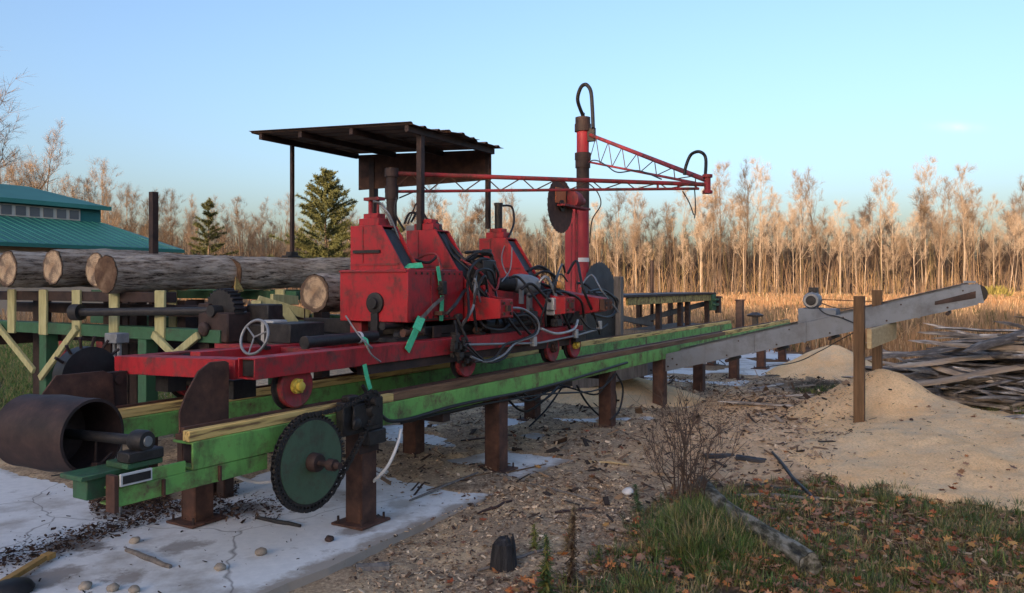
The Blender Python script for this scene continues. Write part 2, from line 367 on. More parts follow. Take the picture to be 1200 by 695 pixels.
so=bpy.data.objects.new('sun',sd_); COL.objects.link(so)
dirv=Vector((math.sin(SUN_AZ)*math.cos(SUN_EL),math.cos(SUN_AZ)*math.cos(SUN_EL),math.sin(SUN_EL)))
so.rotation_euler=dirv.to_track_quat('Z','Y').to_euler(); so.location=dirv*50
cam=bpy.data.cameras.new('camera'); co=bpy.data.objects.new('camera',cam); COL.objects.link(co); scene.camera=co
co.location=(0,0,EYE); co.rotation_euler=(R(90),0,0); cam.lens=FOC/1200*36; cam.sensor_width=36; cam.shift_y=-(347.5-HY)/1200; cam.clip_end=3000; cam.clip_start=.05
vs=scene.view_settings; vs.view_transform='Standard'; vs.look='None'; vs.gamma=1; vs.use_curve_mapping=False; vs.exposure=1.75

# ------------------------------------------------------------------ woods behind the photographer, unseen and added to shade the yard
fol=m_noise('shading evergreen foliage',[(.3,(.02,.035,.018)),(.8,(.05,.07,.03))],1.5,.9,bstr=0)
wd=MB(); r2=random.Random(3)
pd=Vector((dirv.x,dirv.y,0)).normalized(); side=Vector((-pd.y,pd.x,0))
for row,(dist,hh) in enumerate(((62,14.5),(66,14.8),(71,15.2))):
    for i in range(-26,27):
        q=i*2.3+r2.uniform(-.6,.6); c=pd*(dist+r2.uniform(-1.5,1.5))+side*q
        H=hh*r2.uniform(.9,1.06)
        H*= 1.0 - .0*q
        ns=9; prof=[]
        wd.lathe(c,Z,[(-.2,2.0),(H*.35,2.3),(H*.6,1.9),(H*.8,1.3),(H*.93,.7),(H,.05)],ns)
wd.build('shade_woods',fol,smooth=0,tagk='stuff')
# ================================================================== TREES
def bark_mat(name,cols,rand=.25):
    return m_noise(name,cols,1.2,.9,stretch=(3,3,.6),bstr=0,rand=rand,spec=.1)
aspen=bark_mat('pale aspen bark',[(.3,(.30,.24,.18)),(.6,(.46,.38,.29)),(.85,(.22,.17,.13))])
brownb=bark_mat('brown tree bark',[(.3,(.13,.10,.075)),(.7,(.24,.18,.13))],.35)
twigm=bark_mat('bare twigs',[(.3,(.17,.125,.085)),(.7,(.30,.23,.16))],.4)
pinem=m_noise('pine needles',[(.3,(.06,.075,.03)),(.7,(.14,.145,.06))],2.0,.9,bstr=0,rand=.2,spec=.1)
def rv(r,a=1): return Vector((r.gauss(0,a),r.gauss(0,a),r.gauss(0,a)))
def limb(r, T, C, p, d, Ln, rad, depth, dens):
    """curving limb that forks; depth 0 = fine twigs as narrow strips"""
    n=4; pts=[p]; dd=d.copy(); rs=[rad]
    for i in range(n):
        dd=(dd+rv(r,.10)+Z*.10).normalized(); pts.append(pts[-1]+dd*(Ln/n)); rs.append(rad*(1-.8*(i+1)/n))
    (C if depth<2 else T).tube(pts,rs,3 if depth<2 else 4,cap=False)
    k=dens if depth>0 else 0
    for j in range(k):
        f=r.uniform(.25,1); i=min(n-1,int(f*n)); q=pts[i].lerp(pts[i+1],f*n-i)
        nd=(dd*1.0+rv(r,.55)+Z*.15).normalized()
        if depth>1: limb(r,T,C,q,nd,Ln*r.uniform(.35,.6),rad*.4,depth-1,dens)
        else:
            for e in range(5):
                n2=(nd+rv(r,.45)+Z*.35).normalized(); l2=r.uniform(.35,.95); s2=n2.cross(rv(r)).normalized()
                C.ribbon(q,q+n2*l2,.013,s2)
                n3=(n2+rv(r,.45)).normalized(); q3=q+n2*l2*.5; C.ribbon(q3,q3+n3*l2*.7,.011,n3.cross(rv(r)).normalized())
def bare_tree(seed,H,spread,start,nl,tm,rad=.15,lean=.03,dens=5):
    r=random.Random(seed); T=MB(); C=MB(); pts=[Vector((0,0,-.3))]; rs=[rad*1.15]; d=Vector((r.gauss(0,lean),r.gauss(0,lean),1)).normalized(); n=9
    for i in range(n):
        d=(d+Vector((r.gauss(0,.035),r.gauss(0,.035),.05))).normalized(); pts.append(pts[-1]+d*(H/n)); rs.append(rad*(1-.93*(i+1)/n))
    T.tube(pts,rs,6)
    for j in range(nl):
        f=start+(1-start)*((j+.5)/nl)**.9; i=min(n-1,int(f*n)); q=pts[i].lerp(pts[i+1],f*n-i)
        A=r.uniform(0,6.283); up=r.uniform(1.0,2.2); nd=Vector((math.cos(A),math.sin(A),up)).normalized()
        ln=spread*(1.05-.75*(f-start)/(1-start))*r.uniform(.6,1.15)
        limb(r,T,C,q,nd,ln,rad*.5*(1.05-f),2,dens)
    root=T.build('bare_tree',tm,smooth=60)
    tc_=C.build('crown',twigm,root,smooth=0)
    return root
twigd=bark_mat('dark twigs',[(.3,(.085,.062,.048)),(.7,(.17,.125,.09))],.4)
twigp=bark_mat('pale twigs',[(.3,(.30,.235,.17)),(.7,(.46,.38,.29))],.25)
def BT(*a,tw=None,**k):
    global twigm
    o=twigm
    if tw: twigm=tw
    x=bare_tree(*a,**k); twigm=o; return x
protos=[BT(11,16,4.6,.40,15,aspen,.13,tw=twigp),BT(12,18,5.2,.36,17,brownb,.17),BT(13,14,3.8,.36,14,aspen,.10,tw=twigp),
        BT(14,17,4.0,.46,13,aspen,.12,lean=.06,tw=twigp),BT(15,15,5.6,.24,18,brownb,.18),BT(16,12,3.6,.22,14,brownb,.09),
        BT(17,19,5.4,.40,18,brownb,.18,lean=.02),BT(18,13,2.8,.45,12,aspen,.08,lean=.07,tw=twigp),
        BT(19,11,4.2,.18,15,brownb,.12,tw=twigd),BT(20,12,4.6,.22,15,brownb,.14,tw=twigd,lean=.05),BT(23,9,3.4,.12,14,brownb,.09,tw=twigd)]
NP=len(protos)
looks=['pale trunked aspen','tall dark trunked bare tree','slim pale aspen','leaning pale bare tree','broad bare tree with low limbs','short brushy bare tree','very tall bare tree','thin crooked pale sapling','dark low bare tree','dark spreading bare tree','dark brushy young tree']
used_p=[False]*NP
def put(k,x,y,sc,rz,label,group,cat='tree'):
    o=protos[k] if not used_p[k] else copy_tree(protos[k]); used_p[k]=True
    o.location=(x,y,-.1); o.rotation_euler=(0,0,rz); o.scale=(sc*.95,sc*.95,sc); tag(o,label,cat,group); return o
r=random.Random(5)
# treeline: heights follow the skyline of the photo (px -> top row)
sky=[(-80,215),(60,235),(110,232),(200,240),(300,240),(345,242),(420,238),(500,232),(560,232),(640,238),(700,232),(760,240),(800,215),(845,198),(885,200),(915,232),(945,212),(975,235),(1000,262),(1030,212),(1048,262),(1085,197),(1128,200),(1160,240),(1200,225),(1290,215)]
def skyl(px):
    for (a,b),(c_,d) in zip(sky,sky[1:]):
        if a<=px<=c_: return b+(d-b)*(px-a)/(c_-a)
    return 225
Hn=[16,18,14,17,15,12,19,13,11,12,9]
def front(px,top,k,Y=None):
    Y=Y or r.uniform(90,106); p=wy(px,HY,Y)
    place='at the right end of the treeline' if px>900 else ('behind the sawmill in the treeline' if px>420 else 'in the treeline left of the sawmill')
    put(k,p.x,p.y,(EYE+(HY-top)/FOC*Y)/Hn[k],r.uniform(0,6.28),f'sunlit {looks[k]} {place}',f'{looks[k]}s {place}')
for px,top,k in ((800,222,3),(823,232,2),(845,198,6),(872,203,1),(890,196,0),(908,230,2),(940,214,1),(962,210,4),(985,238,3),(1003,262,7),(1033,210,0),(1047,240,2),(1085,195,0),(1100,222,4),(1130,198,3),(1142,226,6),(1165,238,2),(1182,246,7),(1200,218,1),(1225,205,6),(720,230,4),(745,226,0),(700,240,3),(655,236,1),(610,232,4),(585,240,0),(545,230,6),(520,238,3),(492,228,4),(330,238,4),(305,242,1),(285,236,6),(262,240,4),(225,238,1),(200,234,4),(180,240,6),(150,228,4),(130,232,1)): front(px,top,k)
for i in range(105):
    px=-60+1340*(i+.5)/105+r.uniform(-8,8)
    front(px,min(292,skyl(px)+18+abs(r.gauss(0,24))),r.choice([0,2,3,5,7,7,2,5]) if px>480 else r.choice([4,5,1,4,2]))
for i in range(110):
    px=-70+1350*(i+.5)/110+r.uniform(-6,6); Y=r.uniform(108,124); top=r.uniform(240,285); p=wy(px,HY,Y); k=r.choice([8,9,10,8,9])
    put(k,p.x,p.y,(EYE+(HY-top)/FOC*Y)/Hn[k],r.uniform(0,6.28),f'{looks[k]} behind the sunlit front row, '+('right of the mast' if px>700 else 'left of the mast'),f'{looks[k]}s '+('right' if px>700 else 'left')+' of the mast')
for i in range(16):
    px=-60+i*15+r.uniform(-5,5); Y=r.uniform(70,80); top=[182,188,196,185,196,200,192,200,208,214,212,222,226,226,232,232][i]+r.uniform(-4,6); k=[4,1,6,4][i%4]; p=wy(px,HY,Y)
    put(k,p.x,p.y,(EYE+(HY-top)/FOC*Y)/Hn[k],r.uniform(0,6.28),'bare tree in the dense row just behind the teal roofed barn','bare trees directly behind the barn')
for px,top,Y,k in ((-10,84,46,4),(55,160,64,1),(-30,100,55,6),(122,203,75,4)):
    p=wy(px,HY,Y); need=EYE+(HY-top)/FOC*Y
    lab={-10:'tallest bare tree at the far left, spreading above the teal roof',55:'bare tree rising just right of the tallest one behind the teal roof',-30:'bare tree at the left border behind the teal roof',122:'pinkish bare tree beyond the right end of the teal roof'}[px]
    o=put(k,p.x,p.y,need/Hn[k],px*.1,lab,None)
    if px<0: o.scale=(o.scale[0]*1.7,o.scale[1]*1.7,o.scale[2])
# thicket: understory brush and the deeper wood as masses
th=MB(); tcol=[]
for i in range(3600):
    Y=r.uniform(84,112); px=r.uniform(-90,1290); p=wy(px,HY,Y); h=abs(r.gauss(1.3,1.0))+.4
    if r.random()<.10: h+=r.uniform(1,3.5)
    a=Vector((p.x,p.y,-.1)); d=Vector((r.gauss(0,.18),r.gauss(0,.18),1)).normalized()
    sdv=Vector((r.uniform(-1,1),r.uniform(-.4,.4),0)).normalized()
    cc=r.choice([(.22,.15,.10),(.30,.20,.12),(.16,.12,.09),(.11,.085,.07),(.26,.18,.08)])
    q=a+d*h; th.ribbon(a,q,.05,sdv); tcol += [cc]*4
    for e in range(4):
        f=r.uniform(.3,1); n2=(d+rv(r,.5)).normalized(); b=a+d*h*f; th.ribbon(b,b+n2*h*.35,.03,sdv); tcol += [cc]*4
tint=m_tint('field plants')
sp=MB(); sc_=[]
for i in range(700):
    Y=r.uniform(90,114); px=r.uniform(-100,1300); p=wy(px,HY,Y); h=r.uniform(2.5,8.5)*(1 if r.random()<.8 else 1.25)
    a=Vector((p.x,p.y,-.1)); d=Vector((r.gauss(0,.07),r.gauss(0,.07),1)).normalized(); sdv=Vector((1,r.uniform(-.5,.5),0)).normalized()
    cc=r.choice([(.20,.145,.09),(.13,.10,.075),(.09,.07,.055),(.28,.20,.12),(.12,.10,.05)]); sp.ribbon(a,a+d*h,r.uniform(.05,.12),sdv); sc_+=[cc]*4
    for e in range(8):
        f=r.uniform(.25,.95); n2=(d*1.0+rv(r,.35)).normalized(); b=a+d*h*f; sp.ribbon(b,b+n2*h*r.uniform(.1,.3),.028,n2.cross(Vector((0,1,0))).normalized()); sc_+=[cc]*4
sp.build('saplings',tint,smooth=0,tagk='stuff',colors=sc_)
th.build('brush',tint,smooth=0,tagk='stuff',colors=tcol)
dw=MB(); dc=[]
for i in range(3400):
    Y=r.uniform(113,150); px=r.uniform(-120,1320); p=wy(px,HY,Y); h=r.uniform(4,9.5)
    a=Vector((p.x,p.y,-.2)); d=Vector((r.gauss(0,.05),r.gauss(0,.05),1)).normalized(); sdv=Vector((1,r.uniform(-.5,.5),0)).normalized()
    cc=r.choice([(.045,.038,.036),(.07,.055,.048),(.035,.032,.032)]); dw.ribbon(a,a+d*h,r.uniform(.15,.3),sdv); dc+=[cc]*4  # stem colours darkened to stand for the shade inside the wood
    for e in range(9):
        f=r.uniform(.35,1); n2=(d*.8+rv(r,.5)).normalized(); b=a+d*h*f; dw.ribbon(b,b+n2*r.uniform(1,2.6),.07,sdv); dc+=[cc]*4
dw.build('far_woods',tint,smooth=0,tagk='stuff',colors=dc)
hl=MB()
for i in range(240):
    x0=-260+520*i/239; z=6.0+2.0*fb(x0,0,.12,90); hl.v+= [Vector((x0,158,-1)),Vector((x0,158,z-2)),Vector((x0,175,z)),Vector((x0,200,-1))]
for i in range(239):
    for k in range(3): a=i*4+k; hl.f.append((a,a+4,a+5,a+1))
hillm=m_noise('distant wooded slope',[(.3,(.06,.06,.055)),(.7,(.11,.095,.08))],.4,1,bstr=0)
hl.build('hill',hillm,smooth=0,tagk='structure')

# evergreens
def pine(seed,H,w,dens=1.0,gap=.15):
    r=random.Random(seed); T=MB(); C=MB(); T.tube([Vector((0,0,-.3)),Vector((.05,0,H*.5)),Vector((0,.05,H))],[.16,.1,.015],6)
    n=int(H*3.0*dens)
    for i in range(n):
        f=.14+.86*i/n; z=H*f; nb=9
        for b in range(nb):
            if r.random()<gap: continue
            A=r.uniform(0,6.283); ln=w*min(1,(1-f)*1.55)**.75*r.choice([.4,.7,.9,1.0,1.2])*r.uniform(.8,1.1)+.12; d=Vector((math.cos(A),math.sin(A),.12+.5*f+r.uniform(-.25,.35))).normalized()
            q=Vector((0,0,z+r.uniform(-.25,.25))); tip=q+d*ln; C.tube([q,q+d*ln*.5+Z*.02,tip],[.03,.02,.008],3,cap=False)
            for e in range(int(15*ln)+5):
                g=r.uniform(.25,1); c0=q+d*ln*g
                for x in range(4):
                    nd=(d*.5+rv(r,.8)+Z*.25).normalized(); C.ribbon(c0,c0+nd*r.uniform(.16,.34),.07,nd.cross(rv(r)).normalized())
    root=T.build('pine_tree',brownb,smooth=60); C.build('crown',pinem,root,smooth=0); return root
def put_pine(o,px,top,Y,rz,label,wid=1):
    H=12.0; need=EYE+(HY-top)/FOC*Y; p=wy(px,HY,Y); o.location=(p.x,p.y,-.1); s=need/H; o.scale=(s*wid,s*wid,s); o.rotation_euler=(0,0,rz); tag(o,label,'pine tree')
p1=pine(21,12,4.3,1.3,.45); put_pine(p1,381,200,64,0,'tall pointed pine standing out behind the canopy, just right of its outer post')
p2=pine(22,12,2.8,.8,.55); put_pine(p2,244,232,80,0,'thin green conifer in the treeline between the dark stake and the canopy')
for px,top,Y,wd_,lab in ((468,262,86,1.1,'conifer seen between the two left canopy posts'),):
    put_pine(copy_tree(p2),px,top,Y,px,lab,wd_)

# field weeds
fw=MB(); fc=[]
for i in range(52000):
    Y=14.5*(90/14.5)**r.random(); a=r.uniform(-.8,.75); x=a*Y
    s_,t_=st(Vector((x,Y,0)))
    if x<-2 and Y<27: continue
    if Y<19 and -1.5<t_<5.5: continue
    if Y<16.5+2*nz(x,0,.2): 
        if r.random()<.7: continue
    h=(.5+.35*r.random()+.25*fb(x,Y,.12,14))*(1 if Y>20 else .8)
    if h<.15: continue
    w_=.0011*Y+.006; p=Vector((x,Y,-.08)); d=Vector((r.gauss(0,.16),r.gauss(0,.16),1)).normalized(); sv=Vector((1,r.uniform(-.5,.5),0)).normalized()
    v=.75+.5*r.random(); g_=fb(x,Y,.07,17)
    base=(.27,.165,.09) if g_>-.1 else (.22,.155,.10)
    if r.random()<.12: base=(.42,.30,.18)
    if r.random()<.08: base=(.09,.085,.04)
    cc=tuple(k*v for k in base)
    fw.ribbon(p,p+d*h,w_,sv); fc+=[cc]*4
    if r.random()<.5:
        n2=(d+rv(r,.35)).normalized(); b=p+d*h*.5; fw.ribbon(b,b+n2*h*.5,w_*.8,sv); fc+=[cc]*4
fw.build('field_weeds',tint,smooth=0,tagk='stuff',colors=fc)
for px,Y,h,w_ ,lab in ((1163,80,1.7,3.4,'yellow green bush at the field edge beyond the conveyor tip'),(1192,82,1.0,2.0,'low tan bush at the right border of the field edge')):
    b=MB(); bc=[]; c0=wy(px,HY,Y)
    for i in range(1500):
        A=r.uniform(0,6.28); q=Vector((c0.x+math.cos(A)*w_*.5*r.random(),Y+math.sin(A)*1.2*r.random(),0)); d=Vector((r.gauss(0,.3),r.gauss(0,.3),1)).normalized()
        hh=h*r.uniform(.4,1); cc=r.choice([(.22,.20,.06),(.30,.26,.08),(.15,.14,.05)]) if px<1180 else (.35,.24,.13)
        st0=q+d*hh*.6*r.random(); b.ribbon(st0,st0+d*hh*.45,.10,d.cross(rv(r)).normalized()); bc+=[cc]*4
    tag(b.build('bush',tint,smooth=0,colors=bc),lab,'bush')

# ------------------------------------------------------------------ barn
tealw=m_noise('teal wall',[(.3,(.02,.13,.13)),(.8,(.03,.17,.17))],1,.7,bstr=0)
glass=m_noise('dark window glass',[(.3,(.09,.10,.12)),(.8,(.14,.15,.17))],.6,.1,bstr=0)
creamw=m_noise('cream window frame',[(.3,(.45,.42,.38)),(.8,(.6,.56,.5))],2,.7,bstr=0)
tanw=m_noise('tan barn wall',[(.3,(.42,.32,.23)),(.8,(.5,.4,.3))],2,.8,bstr=0)
B0=Vector((-15.7,38,0))
def bp(k,t,z): return B0-U*k+N*t+Z*z
bn=empty('barn',bp(8,5,0),'long low barn with teal metal roof and a raised row of windows','barn')
zc=3.3; KL=22
lower=MB(); lower.add([bp(0,0,zc),bp(KL,0,zc),bp(KL,4.9,4.72),bp(1.0,4.9,4.72),bp(0,15,zc),bp(1.0,10,4.72),bp(KL,10,4.72),bp(KL,15,zc)],[(0,1,2,3),(0,3,5,4),(4,5,6,7),(3,2,6,5)])
lower.fbox(bp(0,0,0),-U,N,Z,0,KL,-.03,.03,zc-.16,zc-.003)
for i in range(1,54):
    k=.4*i; lower.beam(bp(k,.02,zc+.025),bp(max(k,1.0),4.85*min(1,k),zc+.025+1.40*min(1,k)),.03,.02)
lower.build('roof',teal,bn,smooth=0)
wl=MB(); wl.fbox(bp(0,0,0),-U,N,Z,.6,KL,.6,14.4,-.1,zc-.01); wl.build('wall',tanw,bn)
cw=MB(); cw.fbox(bp(0,0,0),-U,N,Z,1.05,KL,5.0,10,4.6,5.50); cw.build('clerestory_wall',tealw,bn)
cr=MB(); cr.add([bp(.75,4.7,5.5),bp(KL,4.7,5.5),bp(KL,10.3,5.5),bp(.75,10.3,5.5),bp(3.2,7.5,6.45),bp(KL,7.5,6.45)],[(0,1,5,4),(0,4,3),(3,4,5,2)]); cr.build('clerestory_roof',teal,bn,smooth=0)
fa=MB(); fa.fbox(bp(0,0,0),-U,N,Z,.72,KL,4.62,4.69,5.32,5.52); fa.build('fascia',tealw,bn)
for i in range(12):
    k=2.45+i*.62; wf=MB(); wf.fbox(bp(0,0,0),-U,N,Z,k-.31,k+.31,4.93,4.998,4.74,5.28); o=wf.build('window',creamw,bn)
    pn=MB(); pn.fbox(bp(0,0,0),-U,N,Z,k-.22,k+.22,4.90,4.928,4.80,5.22); pn.build('pane',glass,o)
# ================================================================== TRACK
tr=empty('sawmill_track',m(6,.5,0),'long green steel track with yellow edged rails on rusty posts, carrying the red carriage','track')
def rail(t, s0, s1):
    b=MB(); g1=-.075 if t==0 else -.075
    # channel beam: web on the near side, flanges turned in
    for a,c in ((s0,7.55),(7.57,s1)):
        b.mb(a,c,t-.085,t-.07,.655,.805); b.mb(a,c,t-.07,t+.085,.79,.806); b.mb(a,c,t-.07,t+.085,.655,.671)
    o=b.build('rail_beam',green,tr,bevel=.003)
    inn=MB(); inn.mb(s0+.06,s1-.02,t-.01,t+.07,.672,.789); inn.build('rail_core',rust_dk,tr)
    w=MB(); n=9; L0=(s1-s0)/n
    for i in range(n):
        w=MB(); mid=(s0+L0*(i+.5)); 
        w.mb(s0-.02+L0*i+.004,s0+L0*(i+1)-.02,t-.075+rnd.uniform(-.004,.004),t-.02,.807,.868+rnd.uniform(-.004,.004))
        w.build('rail_edge_board',brn_board if (t==0 and .2<mid<9) else yel_board,tr,bevel=.004)
    q=MB(); q.mb(s0,s1,t-.018,t+.06,.807,.838); q.mb(s0,s1,t-.016,t+.016,.838,.878); q.build('rail_bar',rust,tr)
rail(0,-1.42,14.0); rail(1.0,-1.36,12.9)
ties=MB()
def hpost(s,t,top,parent=tr,w=.15,name='leg',plate=True,base=0.0,dark=None):
    q=MB(); q.mb(s-w/2,s+w/2,t-w/2,t-w/2+.012,base,top); q.mb(s-w/2,s+w/2,t+w/2-.012,t+w/2,base,top); q.mb(s-.006,s+.006,t-w/2+.012,t+w/2-.012,base,top)
    if w>.1: q.mb(s-w/2,s-w/2+.010,t-w/2+.013,t+w/2-.013,base,top)
    if plate: q.mb(s-.15,s+.15,t-.14,t+.14,base+.002,base+.018)
    o=q.build(name,dark or rust,parent,bevel=.003)
    if plate:
        for a in (-.115,.115):
            for b in (-.105,.105):
                k=MB(); k.cyl(m(s+a,t+b,base+.01),m(s+a,t+b,base+.06),.009,6); k.build('bolt',rust_dk,o)
    return o
for s in (0,1.78,4.2,5.93,7.65,9.63,11.6,13.5): hpost(s,-.01,.654)
for s in (-.55,1.9,4.25,7.7,11.7): hpost(s,1.0,.654)
for s in (-.55,.95,1.85,4.22,6.0+1.7,9.7,11.65):
    q=MB(); q.mb(s-.05,s+.05,-.06,1.06,.56,.653); q.build('cross_tie',rust_dk,tr,bevel=.003)
# green outrigger under the near rail with the bearing bracket
q=MB(); q.mb(-1.85,-.9,-.08,-.068,.56,.652); q.mb(-1.85,-.9,-.068,.06,.56,.572); q.mb(-1.85,-.9,-.068,.06,.64,.652); q.mb(-1.85,-1.46,-.08,-.068,.653,.715); q.build('outrigger_beam',green,tr,bevel=.003)
q=MB(); q.mb(-1.875,-1.852,-.10,-.03,.54,.72); q.build('outrigger_flange',rust,tr)
for s in (-1.6,-1.25): q=MB(); q.mb(s-.006,s+.006,-.10,-.081,.565,.648); q.build('stiffener',rust,tr)
q=MB(); q.mb(-1.98,-1.62,.0,.18,.70,.725); q.mb(-1.94,-1.68,.02,.14,.60,.70); q.mb(-1.78,-1.58,-.06,.12,.726,.755); q.build('bearing_bracket',green_dk,tr,bevel=.004)
pl=MB(); pl.mb(-1.85,-1.68,-.112,-.101,.665,.725); o=pl.build('maker_plate',white,tr); pl=MB(); pl.mb(-1.84,-1.69,-.116,-.1125,.675,.715); pl.build('plate_face',iron,o)
hb=MB()
for s in (-1.35,-1.2,-1.05): hb.mb(s-.04,s+.03,-.05,.09,.64,.655)
hb.build('shim',rust,tr)
# rusty fin shaped stop plates
def fin(t):
    b=-1.38 if t<.5 else -1.55
    prof=[(0,.80),(0,.95),(.04,1.04),(.12,1.16),(.20,1.205),(.30,1.205),(.33,1.19),(.33,.80)]
    q=MB(); q.prism([m(b+a,t,z) for a,z in prof],N*.014); q.mb(b+.312,b+.33,t+.0145,t+.12,.80,1.18); q.build('stop_plate',rust,tr,bevel=.002)
fin(.075)
prof=[(0,.80),(.06,1.0),(.14,1.10),(.44,1.10),(.50,1.07),(.52,.80)]
q=MB(); q.prism([m(-1.62+a,1.09,z) for a,z in prof],N*.014); q.build('stop_plate',rust,tr,bevel=.002)
# stray hoses and cables tied below the rails
def hose(P, r=.012, mat=rubber, parent=None, name='hydraulic_hose', label=None, seg=7):
    q=MB(); q.tube(smooth_path(P,6),r,seg); o=q.build(name,mat,parent,smooth=60)
    if label: tag(o,label,'hose')
    return o
for P,r in (([pt(425,452,-.12),pt(445,485,-.12),pt(470,493,-.12),pt(540,474,-.12),pt(640,453,-.12),pt(735,425,-.1)],.014),
            ([pt(470,496,-.10),pt(560,475,-.1),pt(640,462,-.1),pt(700,457,-.1),pt(722,437,-.1)],.009),
            ([pt(480,494,-.05),pt(560,470,-.05),pt(650,450,-.05)],.011),
            ([pt(676,452,.2),pt(690,475,.2),pt(712,492,.1),pt(722,470,.0),pt(716,440,-.05)],.012),
            ([pt(722,438,-.1),pt(730,455,-.1),pt(726,480,-.1),pt(715,492,-.08)],.012),
            ([pt(715,440,-.1),pt(700,462,0),pt(670,455,.3),pt(640,447,.5)],.010),
            ([pt(596,458,.3),pt(620,470,.3),pt(650,452,.4)],.012),([pt(590,462,.4),pt(618,482,.4),pt(660,448,.5)],.012),
            ([pt(602,452,.3),pt(634,470,.35),pt(662,446,.5)],.010),([pt(620,500,.6),pt(640,480,.5),pt(660,452,.5)],.010),
            ([pt(810,413,-.1),pt(830,424,-.12),pt(850,428,-.1),pt(840,420,.1)],.008)):
    hose(P,r,rubber,tr)
q=MB(); q.mb(1.5,3.6,.35,.55,.50,.62); q.mb(2.6,3.5,.45,.8,.52,.66); q.build('lower_frame',rust_dk,tr)
for P,lab in (([pt(470,503,-.2),pt(466,520,-.22),pt(455,545,-.2),pt(440,562,-.1),pt(425,573,.05)],'white plastic hose hanging in a bow beside the front rusty post'),
          ([pt(262,545,.5),pt(275,557,.45),pt(300,565,.4),pt(325,563,.3),pt(350,556,.3)],'white plastic hose sagging behind the large green sprocket')):
    hose(P,.012,white,None,'plastic_hose',lab)

# big flat belt pulley on its shaft ---------------------------------
ax=Vector((-.93,.37,0)).normalized(); c0=m(-1.68,-.02,.852)
dp=empty('drum_pulley',m(-1.6,.9,.6),'large rusty open drum pulley on a shaft at the front end of the track','pulley')
R0=.192
q=MB(); cc=c0+ax*.33
prof=[(0,R0-.012),(0,R0+.004),(.02,R0+.006),(.10,R0+.003),(.26,R0+.012),(.42,R0+.003),(.50,R0+.003),(.50,R0-.012)]
q.lathe(cc,ax,prof,48); del q.f[-2:]
b=len(q.v); q2=MB(); q2.lathe(cc,ax,[(0,R0-.012),(.50,R0-.012)],48)
q2.f=[tuple(reversed(f)) for f in q2.f[:-2]]
o=len(q.v); q.v+=q2.v; q.f+=[tuple(i+o for i in f) for f in q2.f]
q.build('drum_shell',rust_dk,dp,smooth=40)
q=MB(); q.lathe(cc+ax*.27,ax,[(0,R0-.013),(.012,R0-.013)],40); q.lathe(cc+ax*.2,ax,[(0,.05),(.16,.05)],20); q.build('drum_web',rust_dk,dp)
q=MB(); q.cyl(c0-ax*.03,c0+ax*.9,.027,20); q.build('shaft',iron,dp)
q=MB(); q.lathe(c0,ax,[(-.045,.036),(-.045,.05),(-.03,.056),(.03,.056),(.045,.05),(.045,.036)],28); hsg=q.build('bearing',iron,dp)
q=MB(); q.lathe(c0-ax*.052,ax,[(0,.012),(0,.026),(.008,.028),(.02,.028)],16); q.build('shaft_end',steel,hsg)
q=MB(); q.mb(-1.78,-1.58,-.07,.03,.756,.81); q.build('bearing_foot',iron,dp,bevel=.006)
q=MB(); q.cyl(cc+ax*.02-Z*.16+ax.cross(Z)*.03,cc-ax*.02+ax.cross(Z)*.0,.007,6); q.cyl(cc-Z*.17-ax*.01,cc-Z*.10+ax.cross(Z)*.1-ax*.02,.006,6); q.lathe(cc-Z*.15-ax*.02,ax,[(-.02,.016),(.02,.016)],6); q.build('wire_tie',rust_dk,dp)
sp_=st(c0+ax*1.42); q=MB(); q.cyl(c0+ax*.9,c0+ax*1.5,.027,20); q.build('shaft',iron,dp); q=MB(); q.mb(sp_[0]-.1,sp_[0]+.1,sp_[1]-.07,sp_[1]+.07,.0,.83); q.build('bearing_stand',iron,dp,bevel=.004)

# large green sprocket, chain, gearbox ------------------------------
sp=empty('chain_drive',m(-.35,-.2,.3),'dark green toothed sprocket with black chain running up to a greasy gearbox','chain drive')
c1=pt(364,541,-.20); R1=.287
def gear(mb,c,ax_,r,th,n,wid,hub=0):
    a=Vector((0,0,1)); x=ax_.cross(a).normalized(); y=ax_.cross(x); P=[]
    for i in range(n):
        for f,rr_ in ((0,r-th),(.28,r-th),(.42,r),(.62,r),(.78,r-th)):
            A=2*math.pi*(i+f)/n; P.append(c+(x*math.cos(A)+y*math.sin(A))*rr_-ax_*(wid/2))
    mb.prism(P,ax_*wid)
q=MB(); gear(q,c1,N,R1,.022,56,.022); q.build('sprocket_teeth',iron,sp)
q=MB(); q.lathe(c1,N,[(-.016,R1-.03),(-.016,.05),(.016,.05),(.016,R1-.03)][0:2]+[(.016,.05),(.016,R1-.03)],48)
q=MB(); q.lathe(c1,N,[(-.0145,.04),(-.0145,R1-.036),(.0145,R1-.036),(.0145,.04)],56); q.build('sprocket_disc',green_disc,sp)
q=MB(); q.lathe(c1,N,[(-.075,.05),(-.065,.056),(-.016,.058)],24); q.cyl(c1-N*.24,c1+N*.3,.021,18); q.lathe(c1,N,[(-.20,.021),(-.20,.036),(-.15,.036),(-.15,.021)],18); q.build('sprocket_shaft',rust_dk,sp)
c2=pt(436,470,-.20); R2=.062
q=MB(); gear(q,c2,N,R2,.014,14,.02); q.lathe(c2,N,[(-.05,.03),(.05,.03)],16); q.build('small_sprocket',iron,sp)
q=MB(); q.mb(-.34,.06,-.16,-.09,.66,.88); q.mb(-.27,-.02,-.19,-.165,.70,.86); q.mb(-.10,.08,-.17,-.10,.56,.66); q.lathe(m(-.10,-.16,.81),-N,[(0,.055),(.03,.055),(.05,.04),(.06,.04)],20); q.lathe(m(-.26,-.19,.74),-N,[(0,.04),(.02,.04),(.03,.02)],16); q.mb(-.3,-.2,-.17,-.10,.88,.92); q.build('gearbox',iron,sp,bevel=.008)
q=MB(); q.mb(-.12,.08,-.10,-.088,.50,.66); q.build('mount_plate',rust_dk,sp)
